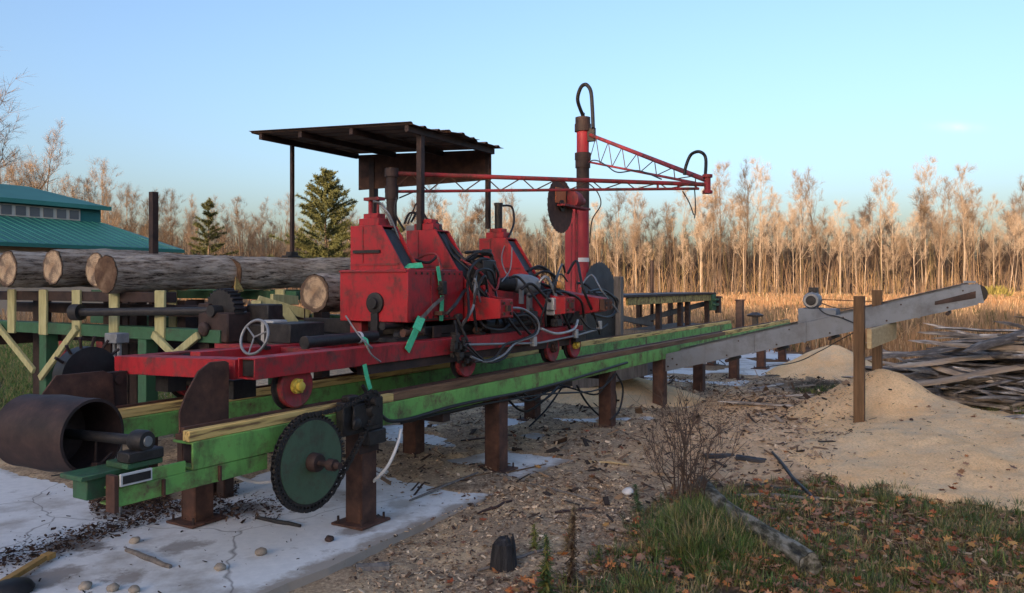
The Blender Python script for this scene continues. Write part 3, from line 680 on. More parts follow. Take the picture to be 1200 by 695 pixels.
# chain path: two outer tangents + wraps, as separate links in one mesh
x_=N.cross(Z).normalized()  # along the track
def c2d(p): return Vector(((p-c1).dot(x_),(p-c1).dot(Z)))
v=c2d(c2); D=v.length; th0=math.atan2(v.y,v.x); al_=math.acos((R1-R2)/D); pts=[]
A0=th0+al_; A1=th0-al_+2*math.pi; n=64
for i in range(n+1):
    A=A0+(A1-A0)*i/n; pts.append(Vector((math.cos(A),math.sin(A)))*(R1+.004))
for i in range(1,12): pts.append(pts[n].lerp(v+Vector((math.cos(A1),math.sin(A1)))*(R2+.004),i/12)+Vector((.0,-.012*math.sin(math.pi*i/12))))
for i in range(9):
    A=(th0-al_)+2*al_*i/8; pts.append(v+Vector((math.cos(A),math.sin(A)))*(R2+.004))
last=pts[-1]
for i in range(1,12): pts.append(last.lerp(pts[0],i/12)+Vector((0,-.035*math.sin(math.pi*i/12))))
pts.append(pts[0]); tot=sum((b-a).length for a,b in zip(pts,pts[1:])); NL=int(tot/.030); q=MB(); acc=0; j=0
def at_len(d):
    for a,b in zip(pts,pts[1:]):
        l=(b-a).length
        if d<=l: return a.lerp(b,d/l if l else 0)
        d-=l
    return pts[-1]
for i in range(NL):
    a=at_len(tot*i/NL); b=at_len(tot*(i+.85)/NL); off=.016 if i%2 else .012
    for sg in (-1,1):
        q.beam(c1+x_*a.x+Z*a.y+N*sg*off,c1+x_*b.x+Z*b.y+N*sg*off,.004,.022)
    q.cyl(c1+x_*a.x+Z*a.y-N*.02,c1+x_*a.x+Z*a.y+N*.02,.008,6)
q.build('roller_chain',iron,sp)

# ================================================================== CARRIAGE
cg=empty('sawmill_carriage',m(1.2,.5,.88),'red log carriage on flanged wheels with hydraulic knees, hoses and side tank','carriage')
q=MB(); q.hollow(-.98,3.45,-.06,.085,1.09,1.215,.010); q.build('side_beam',red,cg,bevel=.003)
q=MB(); q.mb(-.955,3.45,-.045,.07,1.105,1.20); q.build('beam_shade_fill',iron,cg)  # dark block in the hollow beam, stands for shade in its open end
q=MB(); q.hexa([m(-1.0,.088,1.085),m(-.84,.088,1.085),m(-.84,1.26,1.055),m(-1.0,1.26,1.055),m(-1.0,.088,1.205),m(-.84,.088,1.205),m(-.84,1.26,1.172),m(-1.0,1.26,1.172)]); q.build('front_beam',red,cg,bevel=.004)
q=MB(); q.mb(-.84,3.45,.60,.70,1.12,1.215); q.build('inner_beam',red,cg,bevel=.003)
q=MB(); q.mb(-.83,3.45,1.15,1.26,1.06,1.17); q.build('side_beam',red_dull,cg,bevel=.003)
q=MB()
for s in (-.1,.72,1.45,2.66,3.3): q.mb(s-.06,s+.06,.09,1.31,1.095,1.20)
q.build('cross_member',red_dull,cg,bevel=.003)
q=MB(); q.mb(.55,3.4,.12,1.3,1.205,1.235); q.build('deck_plate',iron,cg)
q=MB(); q.mb(-.83,-.65,.3,.45,.93,1.05); q.build('lower_bracket',iron,cg); q=MB(); q.mb(-.82,-.68,.95,1.08,.93,1.05); q.build('lower_bracket',iron,cg)
q=MB(); q.mb(.0,3.3,-.03,.03,1.02,1.088); q.build('axle_rail',rust_dk,cg)
for t in (0,1.0):
    for s in (-.62,1.15,2.95,3.32):
        if t==0: s=st(pt({-.62:344,1.15:544,2.95:645,3.32:671}[s],450,0))[0]; SW=s
        wr=.135; c=m(s,t,.879+wr)
        w=MB(); w.lathe(c,-N,[(-.035,.03),(-.035,wr+.018),(-.018,wr+.022),(-.014,wr),(.0,wr)],36); wo=w.build('wheel',iron,cg,smooth=40)
        w=MB(); w.lathe(c,-N,[(.0005,.02),(.0005,wr+.001),(.03,wr+.001),(.036,wr-.008),(.030,wr-.022),(.022,.06),(.022,.03)],36); w.build('wheel_face',red_dull,wo,smooth=40)
        w=MB(); w.lathe(c,-N,[(.02,.048),(.045,.046),(.052,.03),(.075,.028),(.08,.012)],18)
        for k in range(6):
            A=k*math.pi/3; w.lathe(c+(U*math.cos(A)+Z*math.sin(A))*.040-N*.044,-N,[(0,.009),(.012,.009)],6)
        w.build('hub',yellow2 if s<0 or s>2.9 else rust,wo)
        w=MB(); w.cyl(c+N*.03,c+N*.16,.025,12); w.mb(s-.06,s+.06,t+.04 if t==0 else t-.1,t+.1 if t==0 else t-.04,.96,1.09); w.build('axle_box',iron,wo)
q=MB()
q.mb(3.2,3.45,-.10,-.065,1.05,1.16); q.mb(2.6,3.4,-.02,.10,1.03,1.09); q.build('axle_bracket',iron,cg,bevel=.004)
# knees
def knee(s, top, full=True, cyl=0, w=.21):
    ar=-.25 if full else .13
    prof=[(.74,1.24),(.74,top),(.42,top),(.2,top-.33),(-.02,1.55),(-.25,1.52),(-.25,1.365),(.2,1.32),(.2,1.24)] if full else [(.74,1.40),(.74,top),(.42,top),(.18,top-.36),(.18,1.40)]
    P=lambda d: [m(s+d,t,z) for t,z in prof]
    q=MB(); q.prism(P(-w/2),U*.014); q.prism(P(w/2-.014),U*.014); q.mb(s-w/2+.014,s+w/2-.014,.42,.74,top-.014,top); q.mb(s-w/2+.014,s+w/2-.014,.726,.74,1.24,top-.015); q.mb(s-w/2+.014,s+w/2-.014,ar,ar+.012,1.37,1.52)
    k=q.build('knee',red,cg,bevel=.003)
    pr2=[(.72,1.26),(.72,top-.02),(.44,top-.02),(.22,top-.34),(.0,1.53),(-.23,1.50),(-.23,1.38),(.19,1.33)] if full else [(.72,1.40),(.72,top-.02),(.44,top-.02),(.21,top-.36),(.21,1.40)]
    q=MB(); q.prism([m(s-w/2+.03,t-.012,z-.012) for t,z in pr2],U*(w-.06)); q.build('knee_core',iron,k)
    q=MB(); q.mb(s-.07,s+.07,.47,.68,top+.001,top+.06); q.mb(s-.05,s+.05,.5,.65,top+.06,top+.10); q.build('cap_block',red,k,bevel=.004)
    if cyl: q=MB(); q.cyl(m(s,.57,top+.10),m(s,.57,top+.10+cyl),.040,16); q.lathe(m(s,.57,top+.10+cyl),Z,[(0,.046),(.025,.046)],16); q.build('cylinder',iron,k)
    # bolted end of the lower arm
    q=MB()
    for dz in (1.40,1.49):
        for ds in ((-.06,.06) if full else ()): q.lathe(m(s+ds,-.251,dz),-N,[(0,.014),(.014,.014)],6)
    
    if full: q.mb(s-.03,s+.03,-.275,-.252,1.42,1.47); q.build('bolt',rust,k)
    q=MB(); q.mb(s-w/2-.006,s-w/2-.0005,.24,.735,1.80,1.815); q.build('weld_seam',red_dull,k); q=MB(); q.mb(s-w/2-.006,s-w/2-.0005,.60,.612,1.82,top-.01); q.build('weld_seam',red_dull,k)
    q=MB(); q.mb(s-.05,s+.05,.74,1.32,1.24,1.36); q.build('head_block',iron,k,bevel=.004)
    return k
k1=knee(.72+.105,2.125,False); k2=knee(1.56,2.13); k3=knee(2.76,2.12,cyl=.24)
q=MB(); q.cyl(m(.83,.62,2.22),m(.83,.62,2.36),.018,10); q.cyl(m(.83,.54,2.22),m(.83,.54,2.34),.012,10); q.mb(.79,.87,.5,.66,2.335,2.36); q.build('fitting',red_dull,k1)
q=MB(); q.mb(.705,.715,.42,.70,1.90,1.925); q.build('slot',iron,k1)
# fourth, low arm next to the saw
q=MB(); s=3.55
q.prism([m(s,t,z) for t,z in ((.75,1.24),(.75,1.56),(.45,1.60),(-.2,1.50),(-.2,1.36),(.4,1.26))],U*.22); k4=q.build('knee',red,cg,bevel=.005)
q=MB(); q.mb(3.56,3.76,-.26,-.205,1.37,1.49)
for a in (3.6,3.72): q.lathe(m(a,-.262,1.45),-N,[(0,.014),(.02,.014)],6); q.lathe(m(a,-.262,1.4),-N,[(0,.014),(.02,.014)],6)
q.build('bolt',rust,k4)
# side tank
q=MB(); q.mb(.66,1.42,.10,.80,1.352,1.765); tk=q.build('side_tank',red,cg,bevel=.006)
q=MB(); q.lathe(m(.66,.42,1.50),-U,[(0,.085),(.02,.085),(.024,.07),(.024,.045),(.05,.045)],26); q.mb(.635,.658,.385,.455,1.19,1.42); q.build('tank_flange',iron,tk,bevel=.003)
q=MB()
for a,b in ((1.44,.1),(1.44,.7)): pass
q.mb(.72,1.40,.095,.0995,1.36,1.375); q.mb(1.0,1.06,.02,.099,1.40,1.43); q.build('tank_trim',rust,tk)
q=MB(); q.mb(.74,1.38,.14,.72,1.766,1.776); q.lathe(m(1.2,.45,1.776),Z,[(0,.05),(.03,.05),(.035,.03)],18); q.build('tank_lid',red_dull,tk,bevel=.002)
for i in range(9):
    for zz in (1.735,1.385): q=MB(); q.lathe(m(.76+.075*i,.1,zz),-N,[(0,.010),(.007,.010)],6); q.build('bolt',rust_dk,tk)
q=MB(); q.mb(.96,.972,.093,.0995,1.376,1.76); q.build('weld_seam',red_dull,tk); q=MB(); q.mb(.645,.6595,.105,.795,1.745,1.758); q.build('weld_seam',red_dull,tk)
q=MB(); q.mb(.72,.80,.62,.74,1.236,1.351); q.build('tank_support',red_dull,tk); q=MB(); q.mb(1.3,1.38,.62,.74,1.236,1.351); q.build('tank_support',red_dull,tk)
q=MB(); q.mb(1.3,1.38,.12,.2,1.236,1.351); q.build('tank_support',iron,tk); q=MB(); q.mb(.9,.96,.15,.2,1.236,1.351); q.build('tank_support',iron,tk)
# feed cylinder lying along the frame
q=MB(); q.cyl(m(-.28,.22,1.255),m(.42,.22,1.262),.040,20); q.lathe(m(-.28,.22,1.255),-U,[(0,.045),(.03,.045)],20); cy=q.build('feed_cylinder',iron,cg)
q=MB(); q.lathe(m(.22,.22,1.26),U,[(0,.043),(.025,.043)],20); q.build('ring',white,cy)
q=MB(); q.mb(-.05,.30,.62,.90,1.216,1.36); q.build('control_box',iron,cg,bevel=.006)
# handwheel
hc=pt(298,395,.50); q=MB(); P=[]
for i in range(33):
    A=2*math.pi*i/32; P.append(hc+(U.cross(Z)*math.cos(A)+(Z*.9+U*.3)*math.sin(A))*.125)
q.tube(P,.010,8)
for A in (.4,2.5,4.6): q.tube([hc,hc+(U.cross(Z)*math.cos(A)+(Z*.9+U*.3)*math.sin(A))*.125],.006,6)
hw=q.build('handwheel',steel,cg,smooth=60)
q=MB(); q.tube([hc,hc-Z*.08+U*.1,m(-.25,.62,1.2)],.016,8); q.build('steering_column',iron,hw)
q=MB(); cx=pt(300,396,.9); s_,t_=st(cx); q.mb(s_+.1,s_+.25,t_-.07,t_+.07,1.2,1.38); q.build('control_cover',alu,cg,bevel=.01)
# rods, linkage, clamps
q=MB(); q.tube([pt(546,404,-.12),pt(632,402,-.12),pt(676,393,-.12),pt(700,386,-.12)],.011,10); q.build('rod',steel,cg)
for px,py in ((625,400),(674,391),(702,381)):
    p=pt(px,py,-.12); s_,t_=st(p); q=MB(); q.mb(s_-.03,s_+.03,-.145,-.10,p.z-.045,p.z+.045); q.build('clamp',alu,cg,bevel=.004)
q=MB(); q.tube([pt(535,370,-.02),pt(541,385,-.06),pt(548,400,-.1)],.012,8); q.tube([pt(533,376,-.02),pt(536,395,-.1),pt(544,412,-.12)],.010,8); q.tube([pt(536,400,-.14),pt(550,410,-.14),pt(560,420,-.14)],.008,8)
for i in range(26):
    p=pt(rnd.uniform(530,551),rnd.uniform(392,428),rnd.uniform(-.15,-.06)); s_,t_=st(p); a=rnd.uniform(.008,.022)
    q.fbox(p,U,N,Z,-a,a,-a,a,-a*1.2,a*1.2)
q.lathe(pt(538,371,-.02),-N,[(-.02,.026),(.02,.026)],14); q.build('linkage',iron,cg)
q=MB(); q.mb(.9,3.3,.12,.55,1.236,1.31); q.mb(1.7,2.5,.0,.35,1.20,1.34); q.mb(2.9,3.5,.0,.4,1.236,1.36); q.cyl(m(1.6,.02,1.29),m(2.6,.02,1.29),.045,16); q.build('machinery_bed',iron,cg,bevel=.008)
for i in range(30):
    q=MB(); p=m(rnd.uniform(1.5,3.7),rnd.uniform(-.15,.45),rnd.uniform(1.14,1.40)); a=rnd.uniform(.02,.05); q.fbox(p,U,N,Z,-a,a,-a*.8,a*.8,-a*.7,a*.7); q.cyl(p+Z*a*.7,p+Z*(a*.7+.03),a*.4,8)
    q.build('valve',iron,cg,bevel=.004)
# motor with pale fan cowl
mc=pt(612,333,.15); q=MB(); q.lathe(mc,(U*.35-N*.2-Z*.05),[(-.10,.02),(-.10,.085),(-.02,.10),(.08,.10),(.15,.085),(.19,.04)],24); mo=q.build('motor_cowl',steel,cg)
q=MB(); q.lathe(mc-(U*.35-N*.2).normalized()*.12,(U*.35-N*.2),[(-.16,.055),(-.02,.075),(.01,.075)],20); q.build('motor_body',iron,mo)
q=MB(); p=pt(620,348,.08); q.fbox(p,U,N,Z,-.02,.03,-.02,.02,-.13,.06); q.fbox(pt(611,345,.08),U,N,Z,-.015,.015,-.02,.02,-.09,.05); q.build('cowl_bracket',steel,mo)
p=pt(651,356,-.1); q=MB(); q.fbox(p,U,N,Z,-.13,.07,-.05,.05,-.06,.06); q.fbox(p-Z*.08,U,N,Z,-.1,.05,-.04,.06,-.03,.02); q.build('valve_block',alu,cg,bevel=.006)
orange=m_noise('orange plastic',[(.3,(.5,.2,.05)),(.8,(.7,.34,.1))],20,.6,bstr=0)
q=MB(); q.lathe(pt(655,335,.0),-N,[(-.04,.045),(0,.05),(.03,.04),(.045,.015)],18); q.build('filter_cap',orange,cg)
q=MB(); q.fbox(pt(490,270,.72),U,N,Z,-.08,.08,-.08,.08,-.22,.04); q.fbox(pt(492,290,.7),U,N,Z,-.05,.05,-.05,.05,-.28,.05); q.build('valve_stack',steel,cg,bevel=.006)
q=MB(); q.fbox(pt(566,318,.1),U,N,Z,-.11,.10,-.08,.08,-.12,.10); q.lathe(pt(570,300,.1),Z,[(0,.05),(.06,.05)],14); q.build('pump',iron,cg,bevel=.01)
H=[([(437,236,.55),(448,240,.5),(458,262,.45),(466,285,.4),(474,302,.35)],.009,steel),([(442,238,.55),(455,250,.45),(466,275,.4),(478,300,.35)],.008,steel),
   ([(465,232,.8),(463,250,.8),(474,270,.75)],.010,rubber),([(474,262,.8),(480,250,.8),(490,252,.75),(493,266,.7)],.010,rubber),([(482,260,.7),(492,246,.7),(503,262,.6)],.010,rubber),
   ([(500,258,.6),(512,262,.5),(524,282,.4),(545,305,.2),(562,300,.15),(577,316,.1)],.016,rubber),([(500,262,.55),(512,270,.45),(528,296,.3),(552,318,.1)],.012,rubber),
   ([(545,296,.2),(570,296,.1),(580,312,.05),(575,330,.05)],.013,rubber),([(540,308,.2),(560,296,.1),(577,300,.05),(566,322,.1)],.012,rubber),
   ([(548,330,.1),(556,308,.05),(572,304,.05),(584,322,.0),(578,340,.1)],.012,rubber),([(552,340,.0),(560,318,-.02),(576,318,-.02),(582,338,0)],.011,rubber),
   ([(556,346,0),(548,322,0),(562,306,.05),(574,328,0)],.010,rubber),([(486,305,.4),(500,298,.3),(512,300,.2),(518,320,.12)],.010,red_dull),([(540,304,.2),(562,318,.05),(580,340,-.02),(585,325,0)],.010,red_dull),
   ([(589,241,.57),(600,243,.55),(602,262,.5),(594,282,.45)],.011,rubber),([(594,282,.45),(588,300,.4),(592,318,.3),(604,334,.2)],.006,steel),([(600,290,.3),(598,315,.25),(588,330,.2)],.006,steel),
   ([(618,318,.2),(632,312,.15),(645,320,.1),(650,336,.05)],.013,rubber),([(622,326,.2),(638,318,.1),(652,326,.05),(648,340,0)],.013,rubber),([(612,316,.3),(640,316,.2),(655,332,.1)],.012,rubber),
   ([(628,330,.1),(650,338,0),(668,346,-.05),(672,366,-.05),(666,378,0)],.014,rubber),([(620,348,.0),(645,340,-.05),(664,352,-.08),(665,374,-.08)],.013,rubber),([(640,344,0),(660,342,-.05),(680,352,-.08),(684,372,0)],.012,rubber),
   ([(690,342,.0),(706,340,0),(720,350,0),(722,364,0),(712,372,0),(694,368,0)],.014,rubber),([(686,344,.1),(708,344,.1),(724,352,.1),(718,372,.1)],.012,rubber),
   ([(590,362,-.1),(612,362,-.12),(630,376,-.14),(628,392,-.14),(604,402,-.14),(590,416,-.14),(570,424,-.14),(552,418,-.14)],.011,steel),
   ([(600,372,-.1),(618,370,-.12),(628,388,-.14),(612,398,-.14),(592,404,-.14),(578,420,-.14),(556,424,-.14)],.011,iron),
   ([(586,350,-.1),(604,370,-.12),(622,392,-.12),(632,388,-.1)],.013,rubber),([(580,352,-.1),(594,372,-.12),(610,392,-.12)],.013,rubber),
   ([(634,385,-.13),(652,391,-.14),(672,386,-.14),(677,375,-.12)],.013,alu),([(548,404,-.14),(570,424,-.14),(590,420,-.14),(602,404,-.14)],.010,rubber),
   ([(556,330,.1),(568,346,0),(584,360,-.08),(592,378,-.1)],.014,rubber),([(680,372,-.1),(690,384,-.12),(703,386,-.12),(712,380,-.1)],.010,rubber),
   ([(560,372,.0),(570,384,-.1),(590,386,-.1),(600,376,-.05)],.012,rubber),([(470,298,.4),(500,308,.25),(512,300,.2)],.011,rubber),
   ([(405,370,-.0+.15),(420,392,.05),(436,408,-.1),(424,398,-.1)],.006,steel),([(428,398,-.08),(434,414,-.1),(446,424,-.1)],.006,steel)]
for P,rr_,mt in H: hose([pt(*p) for p in P],rr_*1.05,mt,cg)
rh=random.Random(41)
for i in range(34):
    s_=rh.uniform(.55,3.5); t_=rh.uniform(-.03,.3); z_=rh.uniform(1.235,1.34); a=rh.uniform(.02,.07); q=MB()
    if i%3==0: q.cyl(m(s_-a*2,t_,z_),m(s_+a*2,t_,z_),.022,12); q.cyl(m(s_-a*2.2,t_,z_),m(s_-a*1.7,t_,z_),.03,12); q.build('ram',iron if i%2 else rust,cg)
    elif i%3==1: q.mb(s_-a,s_+a,t_-.01,t_+.01,1.22,z_+.05); q.build('bracket',rust_dk if i%2 else red_dull,cg,bevel=.003)
    else: q.lathe(m(s_,t_,z_),-N,[(-.03,a*.8),(.02,a*.8),(.03,a*.5),(.05,a*.4)],14); q.build('fitting',iron,cg)
for i in range(22):
    x0=rh.uniform(548,690); y0=rh.uniform(318,362); x1=x0+rh.uniform(-35,50); y1=rh.uniform(345,392); t0_=rh.uniform(-.08,.25); sg_=rh.uniform(-22,22)
    hose([pt(x0,y0,t0_),pt(x0+(x1-x0)*.3,min(y0,y1)+sg_*.4-6,t0_-.06),pt(x0+(x1-x0)*.7+sg_*.3,(y0+y1)/2+sg_*.5,-.11),pt(x1,y1,-.09)],rh.choice([.009,.012,.015]),rubber if i%6 else steel,cg)

# green ratchet strap ------------------------------------------------
def band(P,w,mat,parent,name='webbing'):
    q=MB()
    for i in range(len(P)-1):
        a=Vector(P[i]); b=Vector(P[i+1]); d=(b-a).normalized(); sdv=(U*1.0); sdv=(sdv-d*sdv.dot(d)).normalized(); nn_=d.cross(sdv)*.0015
        hw=sdv*(w/2); q.hexa([a-hw-nn_,a+hw-nn_,b+hw-nn_,b-hw-nn_,a-hw+nn_,a+hw+nn_,b+hw+nn_,b-hw+nn_])
    return q.build(name,mat,parent,smooth=0)
sg=empty('ratchet_strap',pt(515,330,.09),'bright green ratchet strap over the red side tank, loose end hanging to the frame','strap')
q=MB(); a=.55
q.prism([pt(455,313,.45),pt(478,315.5,.16),pt(496,313.5,.12),pt(494,308,.15),pt(470,310,.3)],Z*.004); q.build('webbing',strapg,sg,smooth=0)
band([pt(513,312,.09),pt(515,326,.085),pt(516,334,.08)],.045,strapg,sg)
band([pt(518,346,.085),pt(518,352,.085),pt(517,376,.085)],.05,strapg,sg)
band([pt(520,348,.08),pt(508,358,.07),pt(496,371,.06),pt(493,374,.05)],.03,greywood,sg)
band([pt(494,372,.06),pt(488,386,-.07),pt(477,411,-.075)],.065,strapg,sg)
q=MB(); p=pt(518,338,.07); q.fbox(p,U,N,Z,-.03,.03,-.03,.02,-.05,.06); q.lathe(p,U,[(-.04,.02),(.04,.02)],12); q.build('ratchet',iron,sg,bevel=.004)
s2=band([pt(427,427,-.08),pt(430,442,-.09),pt(434,456,-.1)],.04,strapg,None,'webbing_strap'); tag(s2,'short green webbing strap end hanging over the chain drive on the near rail','strap')
s3=band([pt(425,395,.1),pt(429,398,.0),pt(430,405,-.07)],.03,strapg,None,'webbing_strap'); tag(s3,'scrap of green webbing lying on the red side beam beside the feed cylinder','strap')
# ================================================================== CANOPY
cn=empty('canopy',m(2,1.6,2.13),'rusty corrugated sheet roof on thin steel posts over the red carriage','canopy')
A=(1.33,2.56,3.19); B=(1.33,.52,3.10); C2=(2.82,.52,3.10); D2=(2.90,2.56,3.19)
def sheet(s0,s1,t0,t1,z0,z1,pitch=.20,amp=.016,skew=0,nm='roof_sheet'):
    q=MB(); n=int((s1-s0)/.02); 
    for i in range(n+1):
        s=s0+(s1-s0)*i/n; ph=((s-s0)%pitch)/pitch; rib=amp*(1 if ph<.14 else (1-(ph-.14)/.06 if ph<.2 else (0 if ph<.94 else (ph-.94)/.06)))
        e=.012*nz(s,0,4,skew)
        for k in range(2):
            t=t0 if k==0 else t1; z=(z0 if k==0 else z1)+rib+e
            if k==0: t+= .03*nz(s,3,2.5,skew)
            q.v += [m(s,t,z),m(s,t,z+.004)]
    for i in range(n):
        a=i*4; q.f += [(a,a+2,a+6,a+4),(a+1,a+5,a+7,a+3),(a,a+4,a+5,a+1),(a+2,a+3,a+7,a+6)]
    q.f += [(0,1,3,2),(n*4,n*4+2,n*4+3,n*4+1)]
    return q.build(nm,roofsheet,cn,smooth=0)
sheet(1.24,1.76,.52,2.54,3.035,3.15,skew=1); sheet(1.74,2.26,.48,2.56,3.045,3.155,skew=4); sheet(2.24,2.74,.50,2.52,3.037,3.15,skew=8)
q=MB()
for t in (.60,1.24,1.88,2.42): z=2.995+(t-.52)*.055; q.mb(1.28,2.70,t-.02,t+.02,z-.02,z+.034)
q.build('purlin',rust_dk,cn)
q=MB(); q.hexa([m(2.69,.62,2.72),m(2.705,.62,2.72),m(2.705,2.40,2.72),m(2.69,2.40,2.72),m(2.69,.62,3.03),m(2.705,.62,3.03),m(2.705,2.40,3.12),m(2.69,2.40,3.12)]); q.build('back_board',rust,cn,bevel=.003)
for s,t,z0,z1,w in ((1.50,.615,2.13,3.02,.055),(2.70,.66,2.22,3.0,.045),(2.72,2.20,1.9,3.07,.075),(1.74,2.46,1.94,3.10,.036)):
    q=MB(); q.mb(s-w/2,s+w/2,t-w/2,t+w/2,z0,z1); o=q.build('post',rust_dk,cn,bevel=.003)
    if t>2.4: q=MB(); q.mb(s-.10,s+.07,t-.05,t+.05,1.925,1.945); q.mb(s-.05,s+.05,t-.04,t+.04,1.945,1.985); q.build('foot',iron,o,bevel=.003)
# ================================================================== SAW RIG
sr=empty('head_saw',m(6.7,1.5,0),'tall red mast with a big grey saw blade and a smaller rusty blade','saw')
base=pt(683,345,1.4); S,T=st(base); 
q=MB(); q.cyl(m(S,T,1.40),m(S,T,4.10),.092,24); mast=q.build('mast',red_mast,sr)
q=MB(); 
for z0,z1,r_ in ((4.03,4.13,.112),(3.92,4.029,.122)): q.cyl(m(S,T,z0),m(S,T,z1),r_,24)
q.build('collar',rust_dk,mast); q=MB()
for z0,z1,r_ in ((3.50,3.60,.12),(3.38,3.499,.112)): q.cyl(m(S,T,z0),m(S,T,z1),r_,24)
q.build('collar',rust_dk,mast)
q=MB(); q.cyl(m(S,T,2.75),m(S,T,3.38),.096,24); q.build('sleeve',rust_dk,mast)
q=MB(); q.mb(S-.03,S+.03,T-.20,T-.08,3.76,3.96); q.cyl(m(S,T,4.131),m(S,T,4.20),.03,12); q.build('boom_lug',iron,mast,bevel=.004)
q=MB(); q.lathe(m(S,T,1.98),Z,[(0,.094),(.06,.094)],24); q.build('white_band',white,mast)
q=MB(); q.mb(S-.06,S+.08,T+.095,T+.27,1.3,2.85); q.build('column_box',red_mast,sr,bevel=.008)
q=MB(); q.tube([pt(676,350,1.25),pt(676,250,1.25)],.018,8); q.tube([pt(669,350,1.25),pt(670,262,1.25)],.012,8); q.build('pipe',red_dull,sr)
q=MB(); q.mb(S-.4,S+.9,T-.25,T+.5,0,1.3); q.build('pedestal',iron,sr,bevel=.01)
def sawblade(c,r,n,parent,mat,th=.004,name='saw_blade'):
    q=MB(); a=Vector((0,0,1)); x=N.cross(a).normalized(); y=N.cross(x); P=[]
    for i in range(n):
        for f,k in ((0,.96),(.7,.985),(1-.02,1.0)):
            A=2*math.pi*(i+f)/n; P.append(c+(x*math.cos(A)+y*math.sin(A))*r*k)
    q.prism(P,N*th); o=q.build(name,mat,parent,smooth=0)
    q=MB(); q.lathe(c-N*.03,N,[(0,r*.2),(.026,r*.2)],24); q.lathe(c-N*.06,N,[(0,.04),(.04,.04)],12); q.build('collar',iron,o); return o
cb=pt(703,360,1.28); sawblade(cb,.70,44,sr,blade)
ct=pt(657,241,1.25); o=sawblade(ct,.385,32,sr,rust,.006)
q=MB(); 
for k,(zz0,zz1,x0,x1) in enumerate(((.03,.24,-.16,.13),)): q.fbox(ct,U,N,Z,x0,x1,-.012,-.001,zz0,zz1)
q.build('orange_patch',m_noise('orange rusted paint',[(.3,(.40,.12,.05)),(.8,(.55,.2,.09))],12,.8,bstr=.2),o)
q=MB(); c=pt(672,234,1.2); q.lathe(c,U,[(-.10,.06),(-.08,.12),(.08,.12),(.14,.07),(.3,.05)],20); q.fbox(c,U,N,Z,-.4,.42,-.07,.06,-.12,-.09); q.build('top_saw_drive',red_dull,sr,bevel=.004)
# ================================================================== HOSE BOOM
bm=empty('hose_boom',m(1.5,.9,1.3),'folding red lattice boom that carries the hoses from the carriage to the mast','boom')
P0=pt(459,240,.9); s0,t0=st(P0); q=MB(); q.cyl(m(s0,t0,1.25),m(s0,t0,2.70),.047,18); q.lathe(m(s0,t0,2.42),Z,[(0,.06),(.06,.06),(.06,.062),(.12,.062)],18); q.lathe(m(s0,t0,2.62),Z,[(0,.062),(.08,.062)],18); q.build('boom_post',rust_dk,bm)
E1=wy(829,214,7.9); E0=wy(829,221,7.9)
def truss(a0,a1,b0,b1,n,r1,r2,mat):
    q=MB(); q.tube([a0,a1],r1,10); q.tube([b0,b1],r2,8); o=q.build('chord',mat,bm)
    q=MB()
    for i in range(n):
        f=(i+.0)/n; g_=(i+.5)/n; h_=(i+1)/n
        q.tube([b0.lerp(b1,f),a0.lerp(a1,g_)],.006,5); q.tube([a0.lerp(a1,g_),b0.lerp(b1,h_)],.006,5)
    q.build('lattice',rust,bm)
M0=m(S,T-.12,3.86); M1=m(S,T-.1,3.46)
truss(M0,E1+Vector((0,0,.02)),M1,M1.lerp(E0,.93)+Z*.03,7,.026,.015,red_dull)
PT=m(s0,t0,2.655); PB=m(s0,t0,2.49)
truss(PT,E1-Z*.02,PB,PB.lerp(E0,.97),9,.021,.014,red_dull)
q=MB(); q.cyl(E0-Z*.05,E1+Z*.07,.032,14); q.lathe(E1+Z*.05,Z,[(0,.05),(.03,.05)],14); q.lathe(E0-Z*.05,Z,[(0,.05),(.03,.05)],14); q.build('elbow_pin',red_dull,bm)
for f in (.83,.90,.96):
    q=MB(); q.beam(PT.lerp(E1,f)+Z*.0,PB.lerp(E0,f),.02,.012,up=U); q.build('gusset',red_dull,bm)
for P,rr_ in (([m(S,T,4.16),wy(677,118,11.6),wy(680,104,11.5),wy(686,99,11.4),wy(692,106,11.3),wy(694,126,11.2),wy(695,150,11.1)],.028),
           ([wy(802,205,8.1),wy(804,194,8.1),wy(810,181,8.1),wy(820,178,8.0),wy(827,186,8.0),wy(826,212,7.9)],.017),
           ([wy(689,192,11),wy(694,188,10.8),wy(702,189,10.4),wy(712,195,10),wy(724,202,9.6),wy(748,200,9.2),wy(775,210,8.6)],.008),
           ([wy(690,215,10.6),wy(700,225,10.4),wy(704,240,10.4),wy(694,258,10.6),wy(691,285,10.8)],.008),
           ([wy(800,224,8),wy(808,238,8),wy(813,252,8)],.006),([wy(814,222,8),wy(815,240,8),wy(814,256,8)],.006)):
    hose(P,rr_,rubber,bm)
q=MB(); q.tube([pt(468,232,.9),pt(482,226,.9),pt(496,220,.9)],.007,6); q.tube([pt(478,262,.7),pt(487,240,.75),pt(494,232,.8)],.008,6); q.build('stay',rust_dk,bm)
